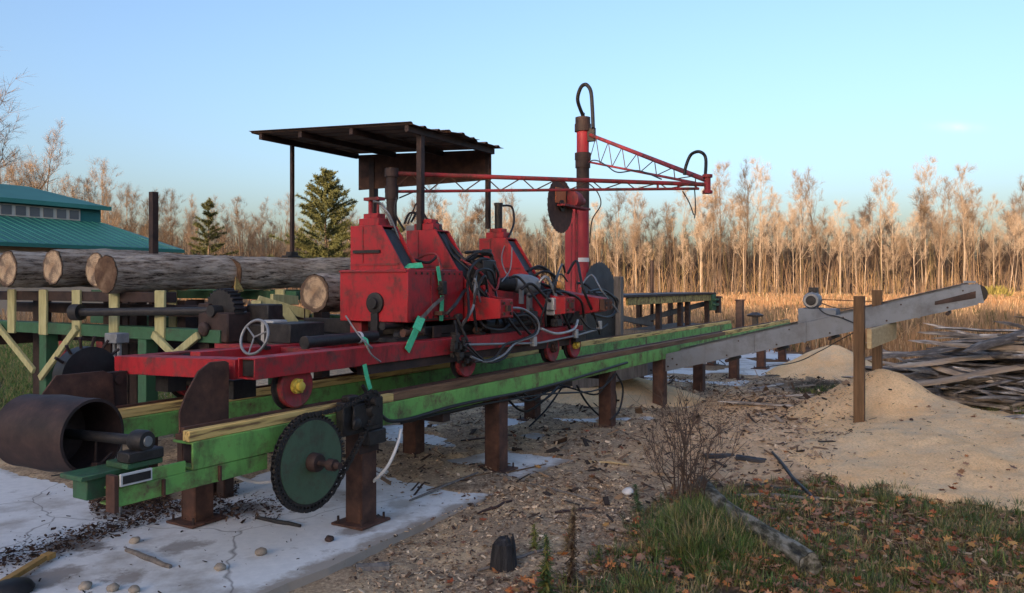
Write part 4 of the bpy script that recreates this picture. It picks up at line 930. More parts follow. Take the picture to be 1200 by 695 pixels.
# grey guard plank and dark stubs
q=MB(); a=pt(726,388,1.12); s_,t_=st(a); q.mb(s_-.09,s_+.02,t_-.06,t_+.06,.55,pt(726,324,1.12).z); tag(q.build('guard_plank',greywood,bevel=.006),'grey weathered upright plank standing right of the big saw blade','plank')
for px,y0,w,lab in ((867,351,.16,'dark steel stub post at the far end of the far rail'),):
    a=pt(px,y0,1.25); s_,t_=st(a); q=MB(); q.mb(s_-w/2,s_+w/2,t_-w/2,t_+w/2,-.05,a.z-.03); q.mb(s_-w/2-.02,s_+w/2+.02,t_-w/2-.02,t_+w/2+.02,a.z-.03,a.z); tag(q.build('stub_post',rust_dk,bevel=.006),lab,'post')
a=pt(885,366,1.0); s_,t_=st(a); q=MB(); q.mb(s_-.06,s_+.06,t_-.06,t_+.06,-.05,a.z); q.lathe(a,Z,[(-.10,.18),(-.06,.2),(-.03,.12),(0,.06)],16); tag(q.build('spindle',iron,bevel=.004),'low dark spindle between the rail end and the conveyor motor','spindle')
# ================================================================== OFF-LOAD TABLE
ot=empty('outfeed_table',m(9,2.6,0),'low steel outfeed table with yellow side beam and green end beyond the saw','table')
a=pt(736,354,2.4); b=pt(833,349,2.4); sA=st(a)[0]; sB=st(b)[0]; zt=1.38
q=MB(); q.mb(sA,sB,2.4,2.45,zt-.16,zt); q.build('side_beam',yellow,ot,bevel=.004)
q=MB(); q.mb(sA-.3,sB+.4,2.36,3.6,zt+.002,zt+.05); q.build('table_top',rust_dk,ot,bevel=.004)
q=MB(); q.mb(sB+.01,sB+.36,2.36,2.46,zt-.42,zt); q.mb(sB+.05,sB+.42,2.30,2.355,zt-.30,zt-.24); q.mb(sB+.05,sB+.42,2.30,2.355,zt-.16,zt-.11); q.build('end_frame',green_dk,ot,bevel=.004)
q=MB(); q.mb(sB+.45,sB+.62,2.3,2.42,zt-.5,zt-.05); q.mb(sB+.3,sB+.8,2.32,2.38,zt-.1,zt-.06); q.build('end_roller',rust_dk,ot,bevel=.004)
for f in (.36,.62,.72,1.0):
    s_=sA+(sB-sA)*f; q=MB(); q.mb(s_-.06,s_+.06,2.45,2.56,-.05,zt-.001); q.build('leg',rust_dk,ot)
for f in (.1,.6,1.0):
    s_=sA+(sB-sA)*f; q=MB(); q.mb(s_-.06,s_+.06,3.45,3.56,-.05,zt); q.build('leg',rust_dk,ot)
q=MB(); q.beam(m(sA+.1,2.7,.98),m(sA+2.6,2.9,.72),.12,.10); q.beam(m(sA+1.8,3.0,.8),m(sB+.4,2.7,1.12),.08,.12); q.mb(sA+1.9,sB,2.6,3.3,.5,.62); q.build('slide_bar',greywood,ot)
a=wy(764,305,20); q=MB(); q.cyl(Vector((a.x,a.y,-.1)),a+Z*.0,.045,8); tag(q.build('stake',rust_dk),'thin dark stake standing in the field behind the outfeed table','stake')
# ================================================================== CONVEYOR
cv=empty('conveyor',m(6.3,-1.5,0),'long grey sheet metal trough conveyor rising to the right from under the track','conveyor')
sN=5.95; W=.62
def cvp(px,py): return pt_s(px,py,sN)
def pt_s(px,py,s):
    a=(px-HX)/FOC; Y=(s+O0.dot(U))/(a*U.x+U.y); return Vector((a*Y,Y,EYE-(py-HY)/FOC*Y))
b1=cvp(686,457); b2=cvp(805,430); b3=cvp(1000,387); b4=cvp(1146,357)
tl=[st(p)[1] for p in (b1,b2,b3,b4)]; zl=[p.z for p in (b1,b2,b3,b4)]
sl_=(zl[3]-zl[1])/(tl[3]-tl[1])
def zc_(t): return zl[1]+(t-tl[1])*sl_
tE=tl[3]; tS=1.3
def wall(s, w, h0,h1, t_a,t_b, name, mat, flange=0):
    q=MB(); 
    P=[m(s,t_a,zc_(t_a)),m(s,t_b,zc_(t_b)),m(s,t_b,zc_(t_b)+h1),m(s,t_a,zc_(t_a)+h0)]
    q.prism(P,U*w)
    if flange:
        P=[m(s+(-.0 if flange>0 else 0),t_a,zc_(t_a)+h0+.001),m(s,t_b,zc_(t_b)+h1+.001)]
        q.prism([m(s,t_a,zc_(t_a)+h0+.001),m(s,t_b,zc_(t_b)+h1+.001),m(s,t_b,zc_(t_b)+h1+.006),m(s,t_a,zc_(t_a)+h0+.006)],U*.05*flange)
    return q.build(name,mat,cv,bevel=.002)
tm1=.15
wall(sN,.004,.235,.23,tE,tm1,'trough_side',galv,1); wall(sN+W,.004,.27,.26,tE+.1,tS,'trough_side',galv,-1)
wall(sN-.004,.0035,.20,.20,tm1-.45,tm1+.02,'splice_plate',galv)
wall(sN+.003,.004,.22,.22,tm1+.001,tS,'trough_side',greywood)
q=MB(); q.prism([m(sN+.006,tE+.05,zc_(tE+.05)+.10),m(sN+.006,tS,zc_(tS)+.10),m(sN+.006,tS,zc_(tS)+.112),m(sN+.006,tE+.05,zc_(tE+.05)+.112)],U*(W-.004)); q.build('belt',rubber,cv)
q=MB(); q.cyl(m(sN+.03,tE+.01,zc_(tE)+.12),m(sN+W-.03,tE+.01,zc_(tE)+.12),.105,24); q.build('tail_pulley',rubber,cv)
q=MB(); q.cyl(m(sN-.03,tE+.06,zc_(tE)+.12),m(sN+W+.03,tE+.06,zc_(tE)+.12),.02,10); q.prism([m(sN-.012,tE+.02,zc_(tE)+.07),m(sN-.012,tE+.42,zc_(tE+.42)+.10),m(sN-.012,tE+.42,zc_(tE+.42)+.14),m(sN-.012,tE+.02,zc_(tE)+.15)],U*.01); q.build('take_up',rust_dk,cv)
q=MB(); q.prism([m(sN-.006,tE-.06,zc_(tE)+.02),m(sN-.006,tE+.16,zc_(tE)+.0),m(sN-.006,tE+.16,zc_(tE)+.22),m(sN-.006,tE-.02,zc_(tE)+.22)],U*.005); q.mb(sN-.02,sN+.3,tE+.02,tE+.14,zc_(tE)+.24,zc_(tE)+.262); q.build('end_plate',galv,cv)
q=MB()
for k in range(7):
    t=tm1-.06*k-.03; q.lathe(m(sN-.005,t,zc_(t)+.06+.09*(k%2)),-U,[(0,.012),(.008,.012)],8)
q.build('bolt',rust_dk,cv)
k=0; t=tm1-.75
while t>tE+.4:
    q=MB(); q.prism([m(sN-.012,t,zc_(t)-.012),m(sN-.012,t-.03,zc_(t-.03)-.012),m(sN-.012,t-.03,zc_(t-.03)+.232),m(sN-.012,t,zc_(t)+.232)],U*.0115); q.build('stiffener',galv,cv)
    q=MB(); q.cyl(m(sN-.02,t-.30,zc_(t-.3)-.03),m(sN+W+.02,t-.30,zc_(t-.3)-.03),.022,10); q.build('return_roller',rust_dk,cv)
    q=MB(); q.lathe(m(sN-.001,t-.30,zc_(t-.3)+.04),-U,[(0,.012),(.008,.012)],6); q.lathe(m(sN-.001,t-.45,zc_(t-.45)+.19),-U,[(0,.010),(.008,.010)],6); q.build('bolt',rust_dk,cv); t-=.62
# drive motor on its box
mp=pt_s(953,352,sN+.3); s_,t_=st(mp); zz=mp.z
q=MB(); q.mb(s_-.22,s_+.1,t_-.30,t_+.14,zz-.30,zz-.10); bx_=q.build('motor_box',galv,cv,bevel=.004)
q=MB(); q.lathe(m(s_-.16,t_+.0,zz),U,[(0,.04),(.0,.085),(.03,.10),(.2,.10),(.22,.085),(.24,.04)],26); 
for k in range(12):
    A=k*math.pi/6; q.fbox(m(s_,t_,zz),U,N*math.cos(A)+Z*math.sin(A),U.cross(N*math.cos(A)+Z*math.sin(A)),-.12,.04,.098,.108,-.005,.005)
mo=q.build('motor',steel,cv)
q=MB(); q.lathe(m(s_-.165,t_,zz),U,[(-.012,.03),(-.01,.06),(0,.06)],18); q.mb(s_-.05,s_+.08,t_-.05,t_+.05,zz+.09,zz+.16); q.mb(s_-.1,s_+.1,t_-.10,t_+.10,zz-.115,zz-.09); q.build('motor_cap',iron,mo,bevel=.004)
hose([pt_s(962,355,sN+.1),pt_s(976,360,sN),pt_s(990,362,sN),pt_s(1008,358,sN)],.006,rubber,cv,'cable'); hose([pt_s(958,360,sN),pt_s(968,368,sN-.02),pt_s(985,372,sN-.02),pt_s(1004,380,sN-.05)],.007,rubber,cv,'cable')
hose([pt_s(1004,388,sN-.05),pt_s(985,398,sN-.04),pt_s(960,412,sN),pt_s(930,425,sN+.3),pt_s(880,432,sN+1)],.006,rubber,cv,'cable')
q=MB(); q.tube([pt_s(961,351,sN+.3),pt_s(1040,354,sN+.3)],.006,6); q.build('rod',rust,cv)
# posts and crosspiece
cs=empty('conveyor_support',Vector((4.3,9.0,0)),'two brown treated lumber posts joined by a pale board that holds up the conveyor','support')
def vpost(c,w,z0,z1,name='post',mat=lumber):
    q=MB(); q.fbox(Vector((c.x,c.y,0)),U,N,Z,-w/2,w/2,-w/2,w/2,z0,z1); return q.build(name,mat,cs,bevel=.004)
pa=gr(1007,480,.0); pa=wy(1007,480,8.35); pb=wy(1028,440,9.45)
vpost(pa,.105,-.1,EYE-(347-HY)/FOC*8.35); vpost(pb,.105,-.1,EYE-(340-HY)/FOC*9.45)
cA=wy(1013,395,8.28)+(-N)*.075; cB=wy(1040,384,9.6)+(-N)*.075
q=MB(); q.beam(wy(1010,397,8.22)-N*.07,wy(1041,387,9.62)-N*.0+(-N)*.07,.045,.20); q.build('crosspiece',pine_board,cs,bevel=.004)
# ================================================================== LOG DECK
ld=empty('log_deck',m(1,3,0),'green steel log deck with yellowish boards and braces under the pile of logs','log deck')
zd=1.30
for s,mt in ((-.10,green_dk),(1.3,green_dk),(2.6,green_dk)):
    q=MB(); q.mb(s-.06,s+.06,1.25,5.2,zd-.10,zd); q.build('deck_beam',mt,ld,bevel=.004)
    q=MB(); q.mb(s-.05,s+.05,1.9,5.2,1.50,1.585); q.build('skid_rail',green_dk if s>0 else rust_dk,ld,bevel=.004)
    for t in ((1.95,2.56,3.10,3.62,4.15) if s<0 else (2.1,2.9,3.7)):
        q=MB(); q.mb(s-.075,s-.052,t-.06,t+.06,1.19,1.60); q.build('upright_board',boardy,ld,bevel=.003)
    for t in (2.2,3.65,4.9):
        q=MB(); q.mb(s-.055,s+.055,t-.055,t+.055,.62 if s<0 else -.05,zd-.101); lg=q.build('leg',green_dk,ld,bevel=.003)
        if s<0: q=MB(); q.mb(s-.056,s+.056,t-.056,t+.056,-.05,.619); q.build('leg_base',rust_dk,lg,bevel=.003)
    for ta,za,tb,zb in ((4.35,1.26,3.72,.86),(3.05,1.27,3.62,.80),(2.0,1.25,1.55,.98),(1.9,1.0,1.45,1.26)): q=MB(); q.beam(m(s-.09-.001*ta,ta,za),m(s-.09-.001*ta,tb,zb),.03,.06); q.build('brace',boardy,ld,bevel=.003)
for t in (2.3,4.7):
    q=MB(); q.mb(-.03,2.6,t-.04,t+.04,1.05,1.17); q.build('long_beam',rust_dk,ld,bevel=.004)
for s,t in ((-.05,1.5),(.4,2.0),(.9,2.9),(.9,3.8),(1.9,2.2),(.3,3.3),(.5,2.5),(1.2,4.4),(.2,4.3)):
    q=MB(); q.mb(s-.06,s+.06,t-.06,t+.06,-.05,1.5); q.build('post',rust_dk,ld,bevel=.004)
for s,t0_,t1_,z_ in ((.25,1.4,4.8,1.42),(.6,1.6,4.6,1.12),(1.0,1.5,4.9,1.38),(.12,2.0,3.4,1.20)):
    q=MB(); q.mb(s-.04,s+.04,t0_,t1_,z_-.05,z_+.05); q.build('cross_beam',rust_dk,ld,bevel=.004)
a=pt(180,260,3.0); s_,t_=st(a); q=MB(); q.mb(s_-.03,s_+.03,t_-.03,t_+.03,1.0,pt(180,225,3.0).z); q.build('stake',rust_dk,ld)
# pale boards near the carriage
for P in ((pt(302,352,1.7),pt(362,369,1.5)),(pt(333,362,1.6),pt(356,396,1.5)),(pt(301,352,1.7),pt(301,378,1.7)),(pt(318,350,1.9),pt(348,352,1.9))):
    q=MB(); q.beam(P[0],P[1],.04,.085); q.build('brace',boardy,ld,bevel=.003)
q=MB(); q.add([pt(275,322,2.2),pt(286,341,2.2),pt(276,345,2.2),pt(272,343,2.2)],[(0,1,2,3)]); q.prism([pt(277,324,2.2),pt(286,341,2.2),pt(275,345,2.2)],N*.02); q.f=q.f[1:]; q.build('tag_board',yellow,ld)
# ------------------------------------------------------------------ logs
bk,nt,bs=node_mat('log bark'); v=coords(nt,(1,5,5)); vv=nt.nodes.new('ShaderNodeTexVoronoi'); vv.inputs['Scale'].default_value=7; L(nt,v,vv.inputs['Vector'])
a1=noise_n(nt,coords(nt,(1.0,6,6)),5,8,.75); a2=noise_n(nt,coords(nt),2.2,6,.6)
c=ramp(nt,a1,[(.37,(.05,.037,.028)),(.45,(.38,.30,.235)),(.58,(.70,.60,.50))]); c=mixc(nt,ramp(nt,a2,[(.5,0),(.7,.4)]),c,(.09,.065,.05))
oi=nt.nodes.new('ShaderNodeObjectInfo'); c=mixc(nt,1.0,c,ramp(nt,oi.outputs['Random'],[(0,.85),(1,1.15)]),'MULTIPLY')
L(nt,c,bs.inputs['Base Color']); bs.inputs['Roughness'].default_value=.95; bs.inputs['Specular IOR Level'].default_value=.15; bump(nt,bs,a1,1.0,.06)
ce,nt,bs=node_mat('sawn log end'); tc=nt.nodes.new('ShaderNodeTexCoord'); sx=nt.nodes.new('ShaderNodeVectorMath'); sx.operation='MULTIPLY'; sx.inputs[1].default_value=(0,1,1); L(nt,tc.outputs['Object'],sx.inputs[0])
ln_=nt.nodes.new('ShaderNodeVectorMath'); ln_.operation='LENGTH'; L(nt,sx.outputs[0],ln_.inputs[0])
nn1=noise_n(nt,tc.outputs['Object'],9,6,.7); mm=nt.nodes.new('ShaderNodeMath'); mm.operation='MULTIPLY_ADD'; L(nt,nn1,mm.inputs[0]); mm.inputs[1].default_value=.05; L(nt,ln_.outputs['Value'],mm.inputs[2])
wvv=nt.nodes.new('ShaderNodeMath'); wvv.operation='SINE'; m2=nt.nodes.new('ShaderNodeMath'); m2.operation='MULTIPLY'; m2.inputs[1].default_value=420; L(nt,mm.outputs[0],m2.inputs[0]); L(nt,m2.outputs[0],wvv.inputs[0])
rg=ramp(nt,wvv.outputs[0],[(0,(.40,.28,.17)),(1,(.56,.43,.29))]); c=mixc(nt,ramp(nt,mm.outputs[0],[(.04,.6),(.11,0)]),rg,(.22,.12,.06)); c=mixc(nt,ramp(nt,nn1,[(.44,0),(.60,.8)]),c,(.10,.075,.06))
c=mixc(nt,ramp(nt,mm.outputs[0],[(.150,0),(.165,.9)]),c,(.08,.05,.035))
L(nt,c,bs.inputs['Base Color']); bs.inputs['Roughness'].default_value=.9; bump(nt,bs,nn1,.4,.01)
ce_dark=m_noise('dark log end',[(.3,(.035,.02,.014)),(.5,(.11,.065,.04)),(.75,(.24,.17,.11))],7,.9,bstr=.5,bdist=.01)
def log(c, Ln, r0, r1, ang, label, tilt=0, seed=0, name='log', mat=None, group=None, cat='log', flat=1, bend=1, lump=1):
    q=MB(); ns=40; nl=max(8,int(Ln/.05)); 
    for i in range(nl+1):
        f=i/nl; r_=r0+(r1-r0)*f
        bx=.03*nz(f*Ln,0,.8,seed)*Ln*.4*bend; bz=.03*nz(f*Ln,5,.8,seed)
        for k in range(ns):
            A=2*math.pi*k/ns; ca,sa=math.cos(A),math.sin(A)
            rr2=r_*(1+.06*lump*noise.noise(Vector((f*Ln*.9,ca*1.2,sa*1.2+seed)))+.085*noise.noise(Vector((f*Ln*3,ca*7,sa*7+seed)))+.07*noise.noise(Vector((f*Ln*9,ca*14,sa*14+seed))))
            q.v.append(Vector((f*Ln,ca*rr2+bx,sa*rr2*flat+bz)))
    for i in range(nl):
        for k in range(ns): a=i*ns+k; b=i*ns+(k+1)%ns; q.f.append((a,a+ns,b+ns,b))
    o=q.build(name,mat or bk,None,smooth=0); o.data.shade_smooth(); o.location=c; o.rotation_euler=(0,tilt,ang); tag(o,label,cat,group)
    for e,idx in ((0,0),(1,nl*ns)):
        w=MB(); ring=[q.v[idx+k] for k in range(ns)]; cc=sum(ring,Vector())/ns
        nr=6
        for j in range(1,nr+1):
            for k in range(ns): p=cc.lerp(ring[k],.965*j/nr); w.v.append(p+Vector(((-1 if e==0 else 1)*(.004+.004*nz(p.y*20,p.z*20,1,seed)),0,0)))
        w.v.append(cc+Vector((-.004 if e==0 else .004,0,0)))
        for k in range(ns): w.f.append((nr*ns,k,(k+1)%ns))
        for j in range(nr-1):
            for k in range(ns): a=j*ns+k; b=j*ns+(k+1)%ns; w.f.append((a,a+ns,b+ns,b))
        me=bpy.data.meshes.new('cut_end'); me.from_pydata([tuple(p) for p in w.v],[],w.f); me.materials.append(ce); me.shade_smooth(); x=bpy.data.objects.new('cut_end',me); COL.objects.link(x); x.parent=o
    return o
LG='logs lying on the log deck'
def lg_at(px,py,t,Ln,r0,r1,label,seed,tilt=0,off=0):
    p=pt(px,py,t); return log(p,Ln,r0,r1,ANG+off,label,tilt,seed,group=LG)
CE=ce; ce=ce_dark
lg_at(124,320,2.5,1.95,.158,.142,'long bark covered log with a dark round cut end, in front on the log deck',1,tilt=-.005)
lg_at(270,319,2.46,2.0,.150,.160,'log lying end to end right of the long front log, below the canopy foot',2,tilt=-.01,off=-.02)
ce=CE
lg_at(112,316,2.86,2.6,.15,.15,'log mostly hidden behind the dark ended front log, its end peeping out on the left',3)
lg_at(62,313,3.27,3.0,.155,.15,'log with a pale streaked cut end, second from the left on the log deck',4)
lg_at(9,315,3.78,3.2,.165,.15,'log at the left border of the deck with a plain tan cut end',5)
lg_at(-40,314,4.25,3.2,.16,.15,'log at the left border, farthest back on the deck',6)
fl=pt(369,343,1.30); o=log(fl,2.1,.172,.16,ANG,'short thick log held on the red carriage against its first knee',0,9); 
# chain drive on the deck end
du=empty('deck_drive',m(-.15,1.7,1.2),'rusty gearbox with a large greasy chain wheel and a long shaft beside the log deck','gearbox')
c=pt(264,364,1.35); s_,t_=st(c); q=MB(); q.mb(s_-.12,s_+.2,t_-.17,t_+.17,c.z-.24,c.z-.01); q.mb(s_-.05,s_+.05,t_-.05,t_+.05,-.05,c.z-.241); q.lathe(m(s_-.12,t_+.07,c.z-.14),-U,[(0,.055),(.03,.055),(.05,.04)],20); q.build('housing',rust_dk,du,bevel=.012)
q=MB(); gear(q,c+Z*.0,U,.175,.018,26,.10); q.lathe(c,U,[(-.14,.045),(.1,.045)],16); q.build('chain_wheel',iron,du)
q=MB(); q.mb(s_+.1,s_+.26,t_-.36,t_-.12,c.z-.1,c.z+.05); q.mb(s_+.05,s_+.3,t_-.45,t_-.18,1.2,c.z-.101); q.build('guard',iron,du,bevel=.01)
a=pt(88,366,2.7); q=MB(); q.cyl(a,c-U*.05+Z*.0,.033,18); q.lathe(a,(c-a),[(-.02,.05),(-.02,.068),(.06,.068),(.06,.05)],20); q.build('shaft',iron,du)
# junction box on conduit
jb=empty('junction_box',pt(138,440,1.35)*1,'small grey electrical box on two conduit pipes left of the red front beam','electrical box'); 
p=pt(137,396,1.6); s_,t_=st(p); q=MB(); q.mb(s_-.05,s_+.05,t_-.07,t_+.07,p.z-.035,p.z+.035); q.build('box',steel,jb,bevel=.004)
q=MB(); q.cyl(m(s_,t_-.03,0),m(s_,t_-.03,p.z-.03),.016,10); q.cyl(m(s_,t_+.03,0),m(s_,t_+.03,p.z-.03),.012,10); q.build('conduit',steel,jb)
# dark belt wheel behind the far stop plate
bw=empty('belt_wheel',pt(100,470,1.5),'black spoked wheel half hidden behind the rusty plate of the far rail','wheel')
c=pt(102,441,1.45); q=MB(); q.lathe(c,N,[(-.05,.17),(-.05,.20),(.06,.20),(.06,.17)],36); q.build('rim',rubber,bw)
q=MB()
for k in range(7):
    A=.3+k*.38; d=U*math.cos(A)+Z*math.sin(A); q.tube([c+d*.15,c+d*.27-N*.03],.010,6)
q.build('spoke',rust_dk,bw); q=MB(); q.cyl(c-N*.36,c+N*.12,.03,12); q.mb(st(c)[0]-.06,st(c)[0]+.06,1.105,1.16,.66,c.z+.05); q.build('axle',rust_dk,bw)
# far red beam behind the deck
q=MB(); a=wy(65,387,9.5); b=wy(128,387,9.6); q.beam(a,b,.08,.13); q.beam(a+Vector((.1,0,-.06)),Vector((a.x+.1,a.y,-.05)),.08,.08); q.beam(b-Vector((.1,0,.06)),Vector((b.x-.1,b.y,-.05)),.08,.08); tag(q.build('steel_rack',red_dull,bevel=.004),'dull red steel rack standing behind the log deck legs','rack')
# ================================================================== GROUND THINGS
def gz(x,y): return height(x,y)
def onground(x,y):
    s,t=st(Vector((x,y,0))); h=height(x,y)
    if -6<s<18.5 and -.42<t<3.9: h=max(h,0)
    return max(h,hp(x,y) if 2.2<x<8.4 and 5.2<y<11.2 else -1)
r=random.Random(77)
# slab wood pile --------------------------------------------------
slabm=m_noise('weathered slab wood',[(.3,(.05,.042,.036)),(.5,(.21,.18,.155)),(.68,(.52,.47,.41))],3,.9,stretch=(.8,5,5),bstr=.7,bdist=.008,rand=.55)
slabp=m_noise('pale sawn slab',[(.3,(.22,.16,.11)),(.6,(.42,.33,.24)),(.8,(.5,.45,.38))],3,.85,stretch=(.8,6,6),bstr=.4,bdist=.005,rand=.35)
def slab_mesh(seed,Ln,w,h,mat):
    r_=random.Random(seed); q=MB(); n=14; 
    for i in range(n+1):
        f=i/n; x=(f-.5)*Ln; tp=min(1,.35+6*min(f,1-f)+r_.uniform(-.1,.1)); bw_=w*(1-.35*abs(f-.4))*tp; y0=.05*nz(x,seed,1.1); z0=.04*nz(x,seed,.9,3)
        for a,b in ((-.5,0),(-.42,.5),(-.12,.95),(.2,.9),(.44,.45),(.5,0)):
            q.v.append(Vector((x,a*bw_+y0+r_.uniform(-.004,.004),b*h*tp+z0+r_.uniform(-.003,.003))))
    for i in range(n):
        for k in range(6): a=i*6+k; b=i*6+(k+1)%6; q.f.append((a,b,b+6,a+6))
    q.f.append(tuple(range(5,-1,-1))); q.f.append(tuple(n*6+k for k in range(6)))
    return q.build('slab_board',mat,None,smooth=40)
SB=[slab_mesh(1,3.2,.20,.06,slabm),slab_mesh(2,2.4,.15,.05,slabm),slab_mesh(3,3.8,.24,.07,slabm),slab_mesh(4,1.6,.13,.04,slabm),slab_mesh(5,2.8,.17,.035,slabp),slab_mesh(6,1.2,.18,.03,slabp),slab_mesh(7,4.2,.12,.05,slabm)]
usedS=[False]*len(SB); SG='scrap boards in the tangled slab pile'
def slab_put(k,x,y,z,rz,ry,label,rx=None):
    o=SB[k] if not usedS[k] else copy_tree(SB[k]); usedS[k]=True
    o.location=(x,y,z); o.rotation_euler=(r.uniform(-.5,.5) if rx is None else rx,ry,rz); tag(o,label,'board',SG); return o
def pile_h(x,y): 
    e=math.hypot((x-8.0)/2.35,(y-11.4)/1.8); return 1.2*math.cos(min(1.5708,e*1.5708))
for i in range(278):
    for _ in range(50):
        x=r.uniform(5.7,10.3); y=r.uniform(9.9,13.5); H=pile_h(x,y)
        if H>.03: break
    z=onground(x,y)+H*r.uniform(.12,1.0)+.02
    k=r.choice([0,0,1,1,2,3,3,4,5,6,6]); rz=r.gauss(.15,.5)+(r.choice([1.2,-1.0]) if r.random()<.2 else 0)
    lab='bark edged grey scrap board in the tangled slab pile' if k in (0,1,2,3,6) else 'pale sawn scrap board in the tangled slab pile'
    o=slab_put(k,x,y,z,rz,r.gauss(0,.14),lab); w_=r.uniform(.35,.75); o.scale=(w_,w_*1.1,w_*1.35)
for px,py,Y,k,rz,ry,lab in ((1165,384,10.6,4,.25,-.10,'longest pale grey board, lying across the top of the slab pile at the right border'),(1110,388,11.9,6,.15,-.06,'long grey board on top of the slab pile, reaching left towards the wooden posts'),(1122,412,11.2,4,.12,-.075,'straight tan sawn board in the middle of the slab pile'),(1048,398,11.6,5,1.1,-.18,'short grey plank propped steeply at the left end of the slab pile'),(1127,432,10.9,5,-.9,.2,'short white plank poking out low in the middle of the slab pile'),(1185,425,11.0,0,.5,-.12,'dark board slanting up to the right at the right border of the slab pile')):
    p=wy(px,py,Y); p.z=onground(p.x,p.y)+max(.1,pile_h(p.x,p.y))+(.06 if ry>-.2 else .0); o=copy_tree(SB[k]); o.scale=(1.1 if k==4 and px>1150 else .7,1,1); o.location=p; o.rotation_euler=(.2,ry,rz); tag(o,lab,'board',SG)
loose=[(1100,456),(1080,463),(1190,500),(1060,445),(1140,470),(1030,452),(915,470),(935,452),(895,455),(940,470),(880,462),(905,485),(925,440),(960,440),(985,425),(1000,430)]
for i,(px,py) in enumerate(loose):
    p=gr(px,py,.03); o=copy_tree(SB[(3,5,1)[i%3]]); o.location=(p.x,p.y,onground(p.x,p.y)+.012); o.rotation_euler=(0,r.uniform(-.02,.02),r.uniform(-.6,1.0)); o.scale=(.55,.55,.55); tag(o,'loose scrap wood strip lying on the ground near the conveyor','board','loose strips on the ground by the conveyor')
# dark debris band + chips + bark ---------------------------------
chipm=m_tint('wood chips')
def scatter(name,n,region,size,cols,label=None,flat=.35,zo=.008,asp=2.6):
    q=MB(); qc=[]
    for i in range(n):
        x,y=region(); z=onground(x,y)+zo*r.random()
        l_=min(size*3,size*r.lognormvariate(0,.5)); w_=l_/r.uniform(1.2,asp*1.5); A=r.uniform(0,6.283); d=Vector((math.cos(A),math.sin(A),r.gauss(0,flat))).normalized(); sd2=d.cross(Vector((r.gauss(0,flat),r.gauss(0,flat),1))).normalized()
        c0=Vector((x,y,z+abs(d.z)*l_*.5)); nrm=d.cross(sd2)*(w_*.18)
        a,b=d*l_*.5,sd2*w_*.5; vs=[c0-a-b*.6,c0-a*.7+b,c0+a*.9+b*.5,c0+a*.8-b]; q.add(vs+[v_+nrm for v_ in vs],[(3,2,1,0),(4,5,6,7),(0,1,5,4),(1,2,6,5),(2,3,7,6),(3,0,4,7)])
        k=r.choice(cols); v_=r.uniform(.7,1.2); qc+=[tuple(c*v_ for c in k)]*8
    return q.build(name,chipm,smooth=0,tagk='stuff',colors=qc)
def reg_chip():
    while True:
        s=r.uniform(.6,10); t=r.uniform(-2.6,2.2) if r.random()<.8 else r.gauss(-1.2,.8)
        if s<1.2 and t>-.45 and r.random()<.9-.6*sm(s,.6,1.2): continue
        p=m(s,t,0)
        if p.y<3.6: continue
        if grass_mask(p.x,p.y)>.5 and r.random()<.8: continue
        if fb(p.x,p.y,1.3,21)>.22 and t>-.42 and r.random()<.93: continue
        return p.x,p.y
def reg_front():
    while True:
        y=r.uniform(3.9,6.6); x=r.uniform(-.95,.95)
        s,t=st(Vector((x,y,0)))
        if t>-.40: continue
        return x,y
brown=[(.28,.19,.12),(.18,.12,.08),(.42,.30,.20),(.09,.06,.045),(.55,.42,.29)]
pale=[(.76,.60,.42),(.62,.47,.32),(.28,.2,.14),(.13,.085,.06),(.08,.05,.04)]
scatter('wood_chips',19000,reg_chip,.019,brown+pale); scatter('wood_chips',8000,reg_front,.015,pale+brown)
scatter('bark_litter',1700,reg_chip,.055,brown[:2]+[(.06,.04,.03),(.045,.035,.03)],asp=4)
def reg_band():
    while True:
        f=r.random()**.8; px=-20+300*f; py=668-95*f+r.gauss(0,3.5+5*(1-f)); 
        if r.random()<.42: px=r.uniform(105,200); py=591+r.gauss(0,5.5)-.07*(px-150)
        if r.random()<.15: px=r.uniform(215,330); py=598+r.gauss(0,8)
        p=gr(px,py); return p.x,p.y
scatter('bark_litter',6500,reg_band,.016,[(.05,.03,.022),(.085,.05,.035),(.03,.02,.018),(.13,.085,.06)],zo=.035,asp=3)
def reg_slab():
    while True:
        s=r.uniform(-3.5,1.3); t=r.uniform(-.42,2.8); p=m(s,t,0)
        if p.y>3.6: return p.x,p.y
scatter('grit',420,reg_slab,.012,[(.05,.035,.03),(.12,.09,.07),(.03,.025,.02)],zo=.002)
def reg_grass():
    while True:
        y=3.9*(9/3.9)**(r.random()**1.3); x=r.uniform(-.1,.72)*y
        if grass_mask(x,y)>.2 and hp(x,y)<height(x,y)+.02: return x,y
scatter('leaf_litter',14000,reg_grass,.022,[(.20,.12,.07),(.13,.08,.05),(.30,.19,.11),(.09,.06,.04),(.36,.27,.18)],zo=.02)
def reg_yard():
    while True:
        y=r.uniform(8.5,15); x=r.uniform(.30,.56)*y
        if hp(x,y)<height(x,y)+.02: return x,y
scatter('scrap_litter',900,reg_yard,.07,[(.30,.23,.17),(.16,.11,.08),(.42,.34,.26),(.07,.05,.04)],zo=.03,asp=7)
def reg_pile():
    while True:
        x=r.uniform(2.8,6.5); y=r.uniform(5.6,9.6)
        if hp(x,y)>height(x,y): return x,y
scatter('grit',700,reg_pile,.016,[(.10,.07,.05),(.2,.13,.09),(.35,.25,.16)],zo=.003)
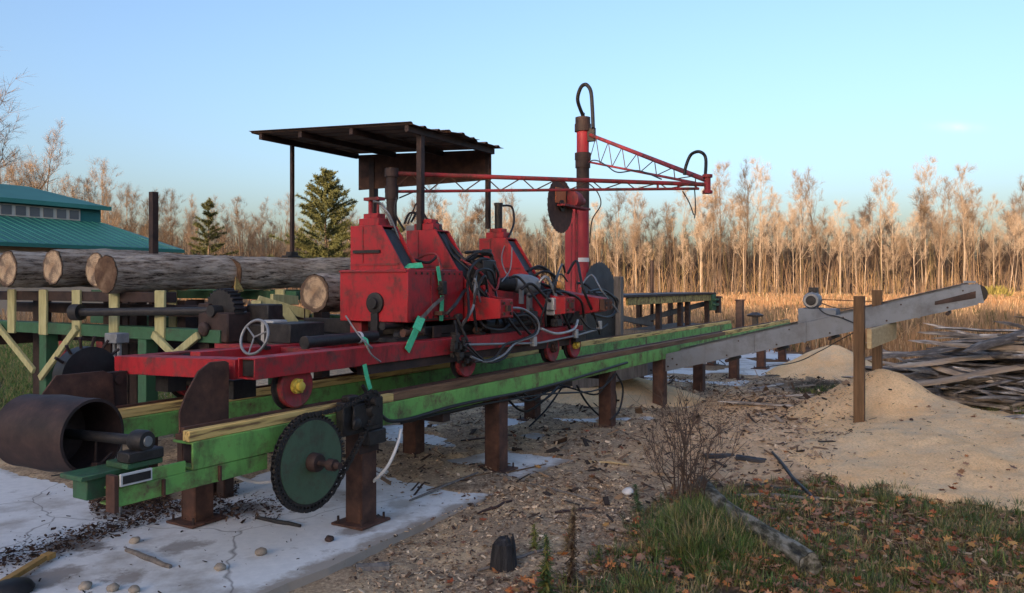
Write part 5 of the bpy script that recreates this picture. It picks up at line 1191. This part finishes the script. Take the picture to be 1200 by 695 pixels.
# slab edge break: bark lumps, stones
stm=m_noise('field stone',[(.3,(.20,.17,.14)),(.7,(.38,.33,.27))],12,.85,bstr=.4,rand=.3)
def rock(px,py,sz,label,mat=stm,flat=.7,name='stone',cat='stone'):
    q=MB(); p=gr(px,py); n=10; k=12
    for i in range(n+1):
        for j in range(k):
            a=math.pi*i/n; b=2*math.pi*j/k; d=Vector((math.sin(a)*math.cos(b),math.sin(a)*math.sin(b),math.cos(a))); q.v.append(d*sz*(1+.28*noise.noise(d*1.3+Vector((px,py,0)))))
    q.v=[Vector((v_.x,v_.y,v_.z*flat)) for v_ in q.v]
    for i in range(n):
        for j in range(k): a=i*k+j; b=i*k+(j+1)%k; q.f.append((a,a+k,b+k,b))
    o=q.build(name,mat,smooth=0); o.data.shade_smooth(); o.location=(p.x,p.y,onground(p.x,p.y)+sz*flat*.7); return tag(o,label,cat)
rock(306,650,.036,'right stone of the two lying on the bare concrete below the sprocket'); rock(258,668,.033,'left stone of the two lying on the bare concrete below the sprocket')
rock(100,690,.034,'leftmost of three stones at the bottom border, on the concrete'); rock(133,692,.032,'middle one of three stones at the bottom border, on the concrete'); rock(157,694,.03,'rightmost of three stones at the bottom border, on the concrete')
rock(158,636,.032,'tan stone at the end of the dark stain on the concrete'); rock(386,634,.03,'dark stone on the concrete left of the front post base',rust_dk)
rock(736,580,.045,'white stone in the dirt left of the bare shrub',white); rock(1068,524,.02,'small dark stone on the sawdust heap',rust_dk)
rock(556,590,.03,'small pale stone in the chips right of the concrete edge')
def stick(px0,py0,px1,py1,w,h,mat,label,name='stick',cat='stick',z=.02,n=8,wob=.02):
    a=gr(px0,py0); b=gr(px1,py1); a.z=onground(a.x,a.y)+z; b.z=onground(b.x,b.y)+z; q=MB(); P=[]; rs=[]
    for i in range(n+1):
        f=i/n; p=a.lerp(b,f); p.z=max(p.z,onground(p.x,p.y)+z*.7); p+=Vector((nz(f*3,px0,1)*wob,nz(f*3,py0,1)*wob,0)); P.append(p); rs.append(w/2*(.6+.4*math.sin(math.pi*min(1,max(0,f*.9+.05))))+.001)
    q.tube(P,rs,7); return tag(q.build(name,mat,smooth=50),label,cat)
a=gr(-12,692,.03); b=gr(56,651,.03); q=MB(); q.beam(a,b,.045,.03); q.beam(b-(b-a).normalized()*.04,b+Vector((.015,.02,.0)),.06,.035); o=tag(q.build('lath',m_noise('yellow lath wood',[(.3,(.30,.17,.05)),(.7,(.45,.28,.10))],6,.8,stretch=(1,6,6),bstr=.3),bevel=.004),'yellow wooden lath lying on the concrete in the lower left corner','stick')
q=MB(); p=gr(14,690,.02); q.lathe(p,Z,[(-.02,.10),(.0,.11),(.03,.09),(.045,.03)],14); tag(q.build('rubber_lump',rubber,smooth=50),'black lump beside the yellow lath in the lower left corner','scrap')
stick(148,646,200,666,.035,.02,greywood,'splintered grey bark strip on the concrete, left part of the slab',z=.01)
stick(300,608,352,618,.03,.02,iron,'black flat stick on the concrete between the sprocket and the left post',z=.01)
stick(60,560,128,553,.012,.01,iron,'thin black rod lying on the concrete behind the pulley',z=.01)
q=MB(); a=gr(86,566); b=gr(132,560); 
q.beam(a+Z*.02,b+Z*.02,.06,.012); q.beam(a+Z*.05,b+Z*.05,.012,.07); tag(q.build('angle_profile',white,bevel=.002),'white angle profile lying on the concrete under the pulley','profile')
stick(500,576,640,545,.012,.01,lumber,'thin pale lath in the chips right of the second rusty post',z=.01)
stick(690,545,738,552,.02,.02,pine_board,'short tan stick in the chips below the cable loop')
stick(960,590,1045,598,.018,.02,pine_board,'bent pale stick in the leaves at the foot of the sawdust heap',wob=.06)
stick(862,585,960,590,.03,.02,greywood,'grey stick in the dirt beside the rotten log')
stick(905,545,960,600,.03,.02,iron,'dark branch lying along the grass edge left of the big sawdust heap')
stick(870,575,950,584,.03,.02,iron,'black branch in the dirt behind the rotten log')
for i,(a_,b_,c_,d_) in enumerate(((620,572,700,590),(600,590,560,600),(480,588,560,560),(650,600,700,596),(560,660,640,640),(540,520,600,514))):
    stick(a_,b_,c_,d_,.02,.01,rust_dk if i%2 else greywood,'small dark stick in the wood chips right of the slab edge',z=.01).update_tag()
for o in list(COL.objects):
    if o.get('label','').startswith('small dark stick'): o['group']='small sticks in the wood chips'
for px,py,l_,rz,lab in ((842,543,.30,.2,'black curled bark piece lying above the rotten log'),(880,548,.26,-.5,'second black bark piece, right of the curled one above the rotten log'),(436,655,.2,.3,'pale broken bark piece at the corner of the concrete')):
    p=gr(px,py); q=MB(); n=8
    for i in range(n+1):
        x=(i/n-.5)*l_
        for k in range(5): A=math.pi*(k/4); q.v.append(Vector((x,math.cos(A)*.05*(1+.3*nz(x*9,k,1)),math.sin(A)*.035*(1+.4*nz(x*11,k,2)))))
    for i in range(n):
        for k in range(4): a=i*5+k; q.f.append((a,a+1,a+6,a+5))
    o=q.build('bark_piece',iron if 'black' in lab else greywood,smooth=0); o.location=(p.x,p.y,onground(p.x,p.y)); o.rotation_euler=(0,.05,rz); sdm=o.modifiers.new('thick','SOLIDIFY'); sdm.thickness=.008; tag(o,lab,'bark')
# charred stump
char=m_noise('charred wood',[(.35,(.008,.008,.009)),(.6,(.03,.03,.034)),(.8,(.09,.09,.10))],6,.75,stretch=(6,6,.8),bstr=.9,bdist=.01)
p=gr(590,658); p.z=onground(p.x,p.y); q=MB()
for i in range(40):
    A=r.uniform(0,6.28); rr_=r.uniform(.045,.078); c=p+Vector((rr_*math.cos(A)*1.1,rr_*math.sin(A)*.8,-.01)); h=r.uniform(.10,.22); w_=r.uniform(.010,.018); d=Vector((-math.cos(A)*.12+r.gauss(0,.06),-math.sin(A)*.1,1)).normalized()
    q.tube([c,c+d*h*.7,c+d*h],[w_,w_*.9,w_*.4],5)
q.tube([p-Z*.02,p+Z*.08,p+Z*.15,p+Z*.185],[.078,.072,.062,.03],11); tag(q.build('charred_stump',char,smooth=30),'black charred splintered wood chunk standing in the chips near the bottom border','stump')
# rotten log
rl=m_noise('rotten mossy bark',[(.36,(.02,.02,.016)),(.48,(.09,.085,.06)),(.60,(.24,.23,.19))],7,.95,stretch=(1,3,3),bstr=.9,bdist=.012)
CE=ce; ce=rl; a=gr(815,575); b=gr(938,676); d=b-a; o=log(Vector((a.x,a.y,onground(a.x,a.y)+.035)),d.length,.055,.062,math.atan2(d.y,d.x),'thin rotten grey log lying in the grass from the bare shrub to the bottom right',0,31,name='rotten_log',mat=rl,bend=5,lump=5)
# ------------------------------------------------------------------ shrubs
deadm=m_noise('dead stems',[(.3,(.05,.035,.03)),(.7,(.12,.085,.065))],8,.9,bstr=0)
def shrub(px,py,h,sp,n,seed,label,rad=.005,mat=deadm):
    r_=random.Random(seed); q=MB(); p=gr(px,py); p.z=onground(p.x,p.y)-.02
    def br(p,d,l_,rad_,dep):
        P=[p]; dd=d
        for i in range(4): dd=(dd+rv(r_,.10)+Z*.04).normalized(); P.append(P[-1]+dd*l_/4)
        q.tube(P,[rad_*(1-.17*i) for i in range(5)],4 if dep>0 else 3,cap=False)
        if dep:
            for k in range(5): i=r_.randint(1,4); br(P[i],(dd+rv(r_,.5)).normalized(),l_*r_.uniform(.3,.55),rad_*.55,dep-1)
    for i in range(n):
        A=r_.uniform(0,6.28); k=sp*r_.random(); br(p+Vector((r_.gauss(0,.06),r_.gauss(0,.06),0)),Vector((math.cos(A)*k,math.sin(A)*k,1)).normalized(),h*r_.uniform(.5,1),rad,2)
    return tag(q.build('dead_shrub',mat,smooth=0),label,'shrub')
shrub(802,588,.80,.75,20,3,'bare brown twiggy shrub in front of the track, left of the rotten log',.006)
shrub(772,560,.45,.8,6,4,'smaller bare brown shrub close on the left of the twiggy shrub',.003)
shrub(838,532,.5,.6,5,5,'sparse dry stems rising behind the twiggy shrub',.003)
leafc=[(.55,.22,.08),(.36,.10,.045),(.5,.27,.09),(.28,.14,.07),(.22,.10,.06),(.42,.22,.12)]
def weed(px,py,h,seed,label,cols,lw,stemc):
    r_=random.Random(seed); p=gr(px,py); p.z=onground(p.x,p.y); w=empty('weed',p,label,'plant'); S_=MB(); F_=MB(); fc_=[]; tip=p+Vector((r_.gauss(0,.02),0,h)); mid=p.lerp(tip,.5)+Vector((.01,0,0)); S_.tube([p,mid,tip],[.005,.004,.002],5); S_.build('stem',stemc,w)
    for i in range(int(h*900)):
        f=r_.uniform(.08,1); q0=p.lerp(tip,f); A=r_.uniform(0,6.28); d=Vector((math.cos(A),math.sin(A),r_.uniform(-.9,.5))).normalized(); l_=lw*(1.1-.6*f)*r_.uniform(.5,1.2); F_.ribbon(q0,q0+d*l_,l_*.28,d.cross(Z).normalized()); fc_+=[r_.choice(cols)]*4
    F_.build('leaves',chipm,w,smooth=0,colors=fc_)
drys=[(.10,.065,.04),(.16,.11,.06),(.07,.045,.03)]; grn=[(.05,.085,.03),(.08,.11,.03),(.16,.15,.04)]
weed(668,676,.42,1,'dark brown dried weed stalk standing at the bottom right of the charred chunk',drys,.055,deadm)
weed(664,640,.30,2,'tan seed headed weed just behind the dark dried stalk',[(.22,.16,.08),(.3,.22,.12)],.05,deadm)
weed(640,694,.36,3,'yellow green leafy weed at the bottom border left of the dried stalk',grn,.065,deadm)
weed(626,640,.17,4,'small yellow green weed right of the charred chunk',[(.2,.2,.05),(.14,.16,.05)],.05,deadm)
weed(748,600,.20,5,'low bluish green weed at the left edge of the long grass',[(.05,.09,.04),(.08,.11,.05)],.06,deadm)
weed(700,660,.13,6,'short green weed in the leaves between the dried stalk and the long grass',grn,.05,deadm)
# ------------------------------------------------------------------ grass and leaves
gb=MB(); gc=[]
def blade(x,y,hh,A,ln,w_,col):
    z=height(x,y); p=Vector((x,y,z-.005)); d=Vector((math.cos(A)*ln,math.sin(A)*ln,1)).normalized(); d2=(d+Vector((math.cos(A)*ln*.9,math.sin(A)*ln*.9,-.45*ln))).normalized(); sd2=Vector((-math.sin(A),math.cos(A),0))
    o=len(gb.v); q1=p+d*hh*.6; q2=q1+d2*hh*.6; gb.v.extend([p-sd2*w_,p+sd2*w_,q1-sd2*w_*.8,q1+sd2*w_*.8,q2]); gb.f.extend([(o,o+1,o+3,o+2),(o+2,o+3,o+4)])
    v_=r.uniform(.7,1.25); gc.extend([tuple(c*v_ for c in col)]*5)
PAL=[[(.07,.12,.03),(.09,.15,.04),(.05,.09,.025)],[(.14,.17,.05),(.20,.19,.07),(.09,.12,.04)],[(.34,.26,.14),(.26,.20,.10),(.12,.13,.05)],[(.05,.08,.035),(.07,.10,.05),(.16,.13,.07)]]
nc=0
while nc<1800:
    y=3.9*(12.5/3.9)**(r.random()**1.35); x=r.uniform(-.3,.72)*y; gm_=grass_mask(x,y)
    if gm_<.12 or r.random()>gm_ or hp(x,y)>height(x,y)+.03: continue
    tus=math.exp(-(((x-1.2-.25*(y-5))/.38)**2+((y-5.1)/.8)**2)); dn=fb(x,y,1.1,51)
    if r.random()>.22+.8*sm(dn,-.05,.4)+.75*tus*sm(fb(x,y,2.6,55),-.25,.15): continue
    pal=r.choice(PAL[:3] if tus>.4 else PAL); sz=(.045+.05*r.random()**2+.11*tus*r.random()**1.3); rad=.03+.05*r.random()+.03*tus
    for k in range(int(r.uniform(10,34)+12*tus)):
        A=r.uniform(0,6.283); q_=rad*math.sqrt(r.random()); B=A+r.gauss(0,.6)
        blade(x+q_*math.cos(A),y+q_*math.sin(A),sz*r.uniform(.5,1.25),B,r.uniform(.05,.5)+q_*8*r.random(),r.uniform(.0020,.0040)*(1 if y<7 else 1.5),r.choice(pal))
    nc+=1
for i in range(9000):
    y=3.9*(12.5/3.9)**(r.random()**1.35); x=r.uniform(-.3,.72)*y; gm_=grass_mask(x,y)
    if r.random()>gm_ or hp(x,y)>height(x,y)+.03: continue
    blade(x,y,r.uniform(.02,.07),r.uniform(0,6.28),r.uniform(.1,1.6),.002,r.choice(r.choice(PAL)))
    if r.random()<.9: blade(x+r.gauss(0,.1),y+r.gauss(0,.1),r.uniform(.05,.13),r.uniform(0,6.28),r.uniform(1.5,4),.0022,r.choice(PAL[2]))
gb.build('grass',m_tint('grass blades',.6),smooth=0,tagk='stuff',colors=gc)
gl=MB(); glc=[]
for i in range(26000):
    y=9.5*(26/9.5)**r.random(); x=r.uniform(-.72,-.42)*y
    p=Vector((x,y,height(x,y)-.01)); h=.10*r.uniform(.4,1.3); d=Vector((r.gauss(0,.4),r.gauss(0,.4),1)).normalized(); gl.ribbon(p,p+d*h,.0012*y,Vector((1,r.uniform(-.5,.5),0)).normalized()); k=r.choice([(.05,.10,.03),(.08,.13,.04),(.16,.15,.07)]); glc+=[k]*4
gl.build('grass',MATS['grass blades'],smooth=0,tagk='stuff',colors=glc)
lv=MB(); lc=[]; n=0
while n<2600:
    y=3.9*(9/3.9)**(r.random()**1.5); x=r.uniform(-.1,.74)*y
    if grass_mask(x,y)<.12 and r.random()<.9: continue
    if fb(x,y,1.6,61)<.0 and r.random()<.72: continue
    if 2.2<x<8.4 and 5.2<y<11 and hp(x,y)>height(x,y)+.01 and r.random()<.9: continue
    z=onground(x,y)+r.uniform(.012,.05)*(1 if grass_mask(x,y)>.3 else .4); s_=r.uniform(.014,.042); A=r.uniform(0,6.28); nrm=Vector((r.gauss(0,.35),r.gauss(0,.35),1)).normalized(); e1=nrm.cross(Vector((math.cos(A),math.sin(A),0))).normalized(); e2=nrm.cross(e1); o=len(lv.v)
    shape=((1,0),(.45,.28),(.62,.75),(.12,.42),(-.2,.8),(-.35,.3),(-.8,.12),(-.9,-.1),(-.35,-.3),(-.25,-.8),(.12,-.42),(.6,-.7),(.45,-.28))
    curl=r.uniform(-.5,.9)
    lv.v.append(Vector((x,y,z)))
    for a_,b_ in shape: lv.v.append(Vector((x,y,z))+e1*a_*s_+e2*b_*s_+nrm*(a_*a_+b_*b_)*s_*.35*curl)
    m_=len(shape); lv.f+=[(o,o+1+k,o+1+(k+1)%m_) for k in range(m_)]; k=r.choice(leafc) if r.random()<.75 else (.30,.17,.12); v_=r.uniform(.6,1.1); lc+=[tuple(c*v_ for c in k)]*(m_+1); n+=1
lv.build('fallen_leaves',chipm,smooth=0,tagk='stuff',colors=lc)
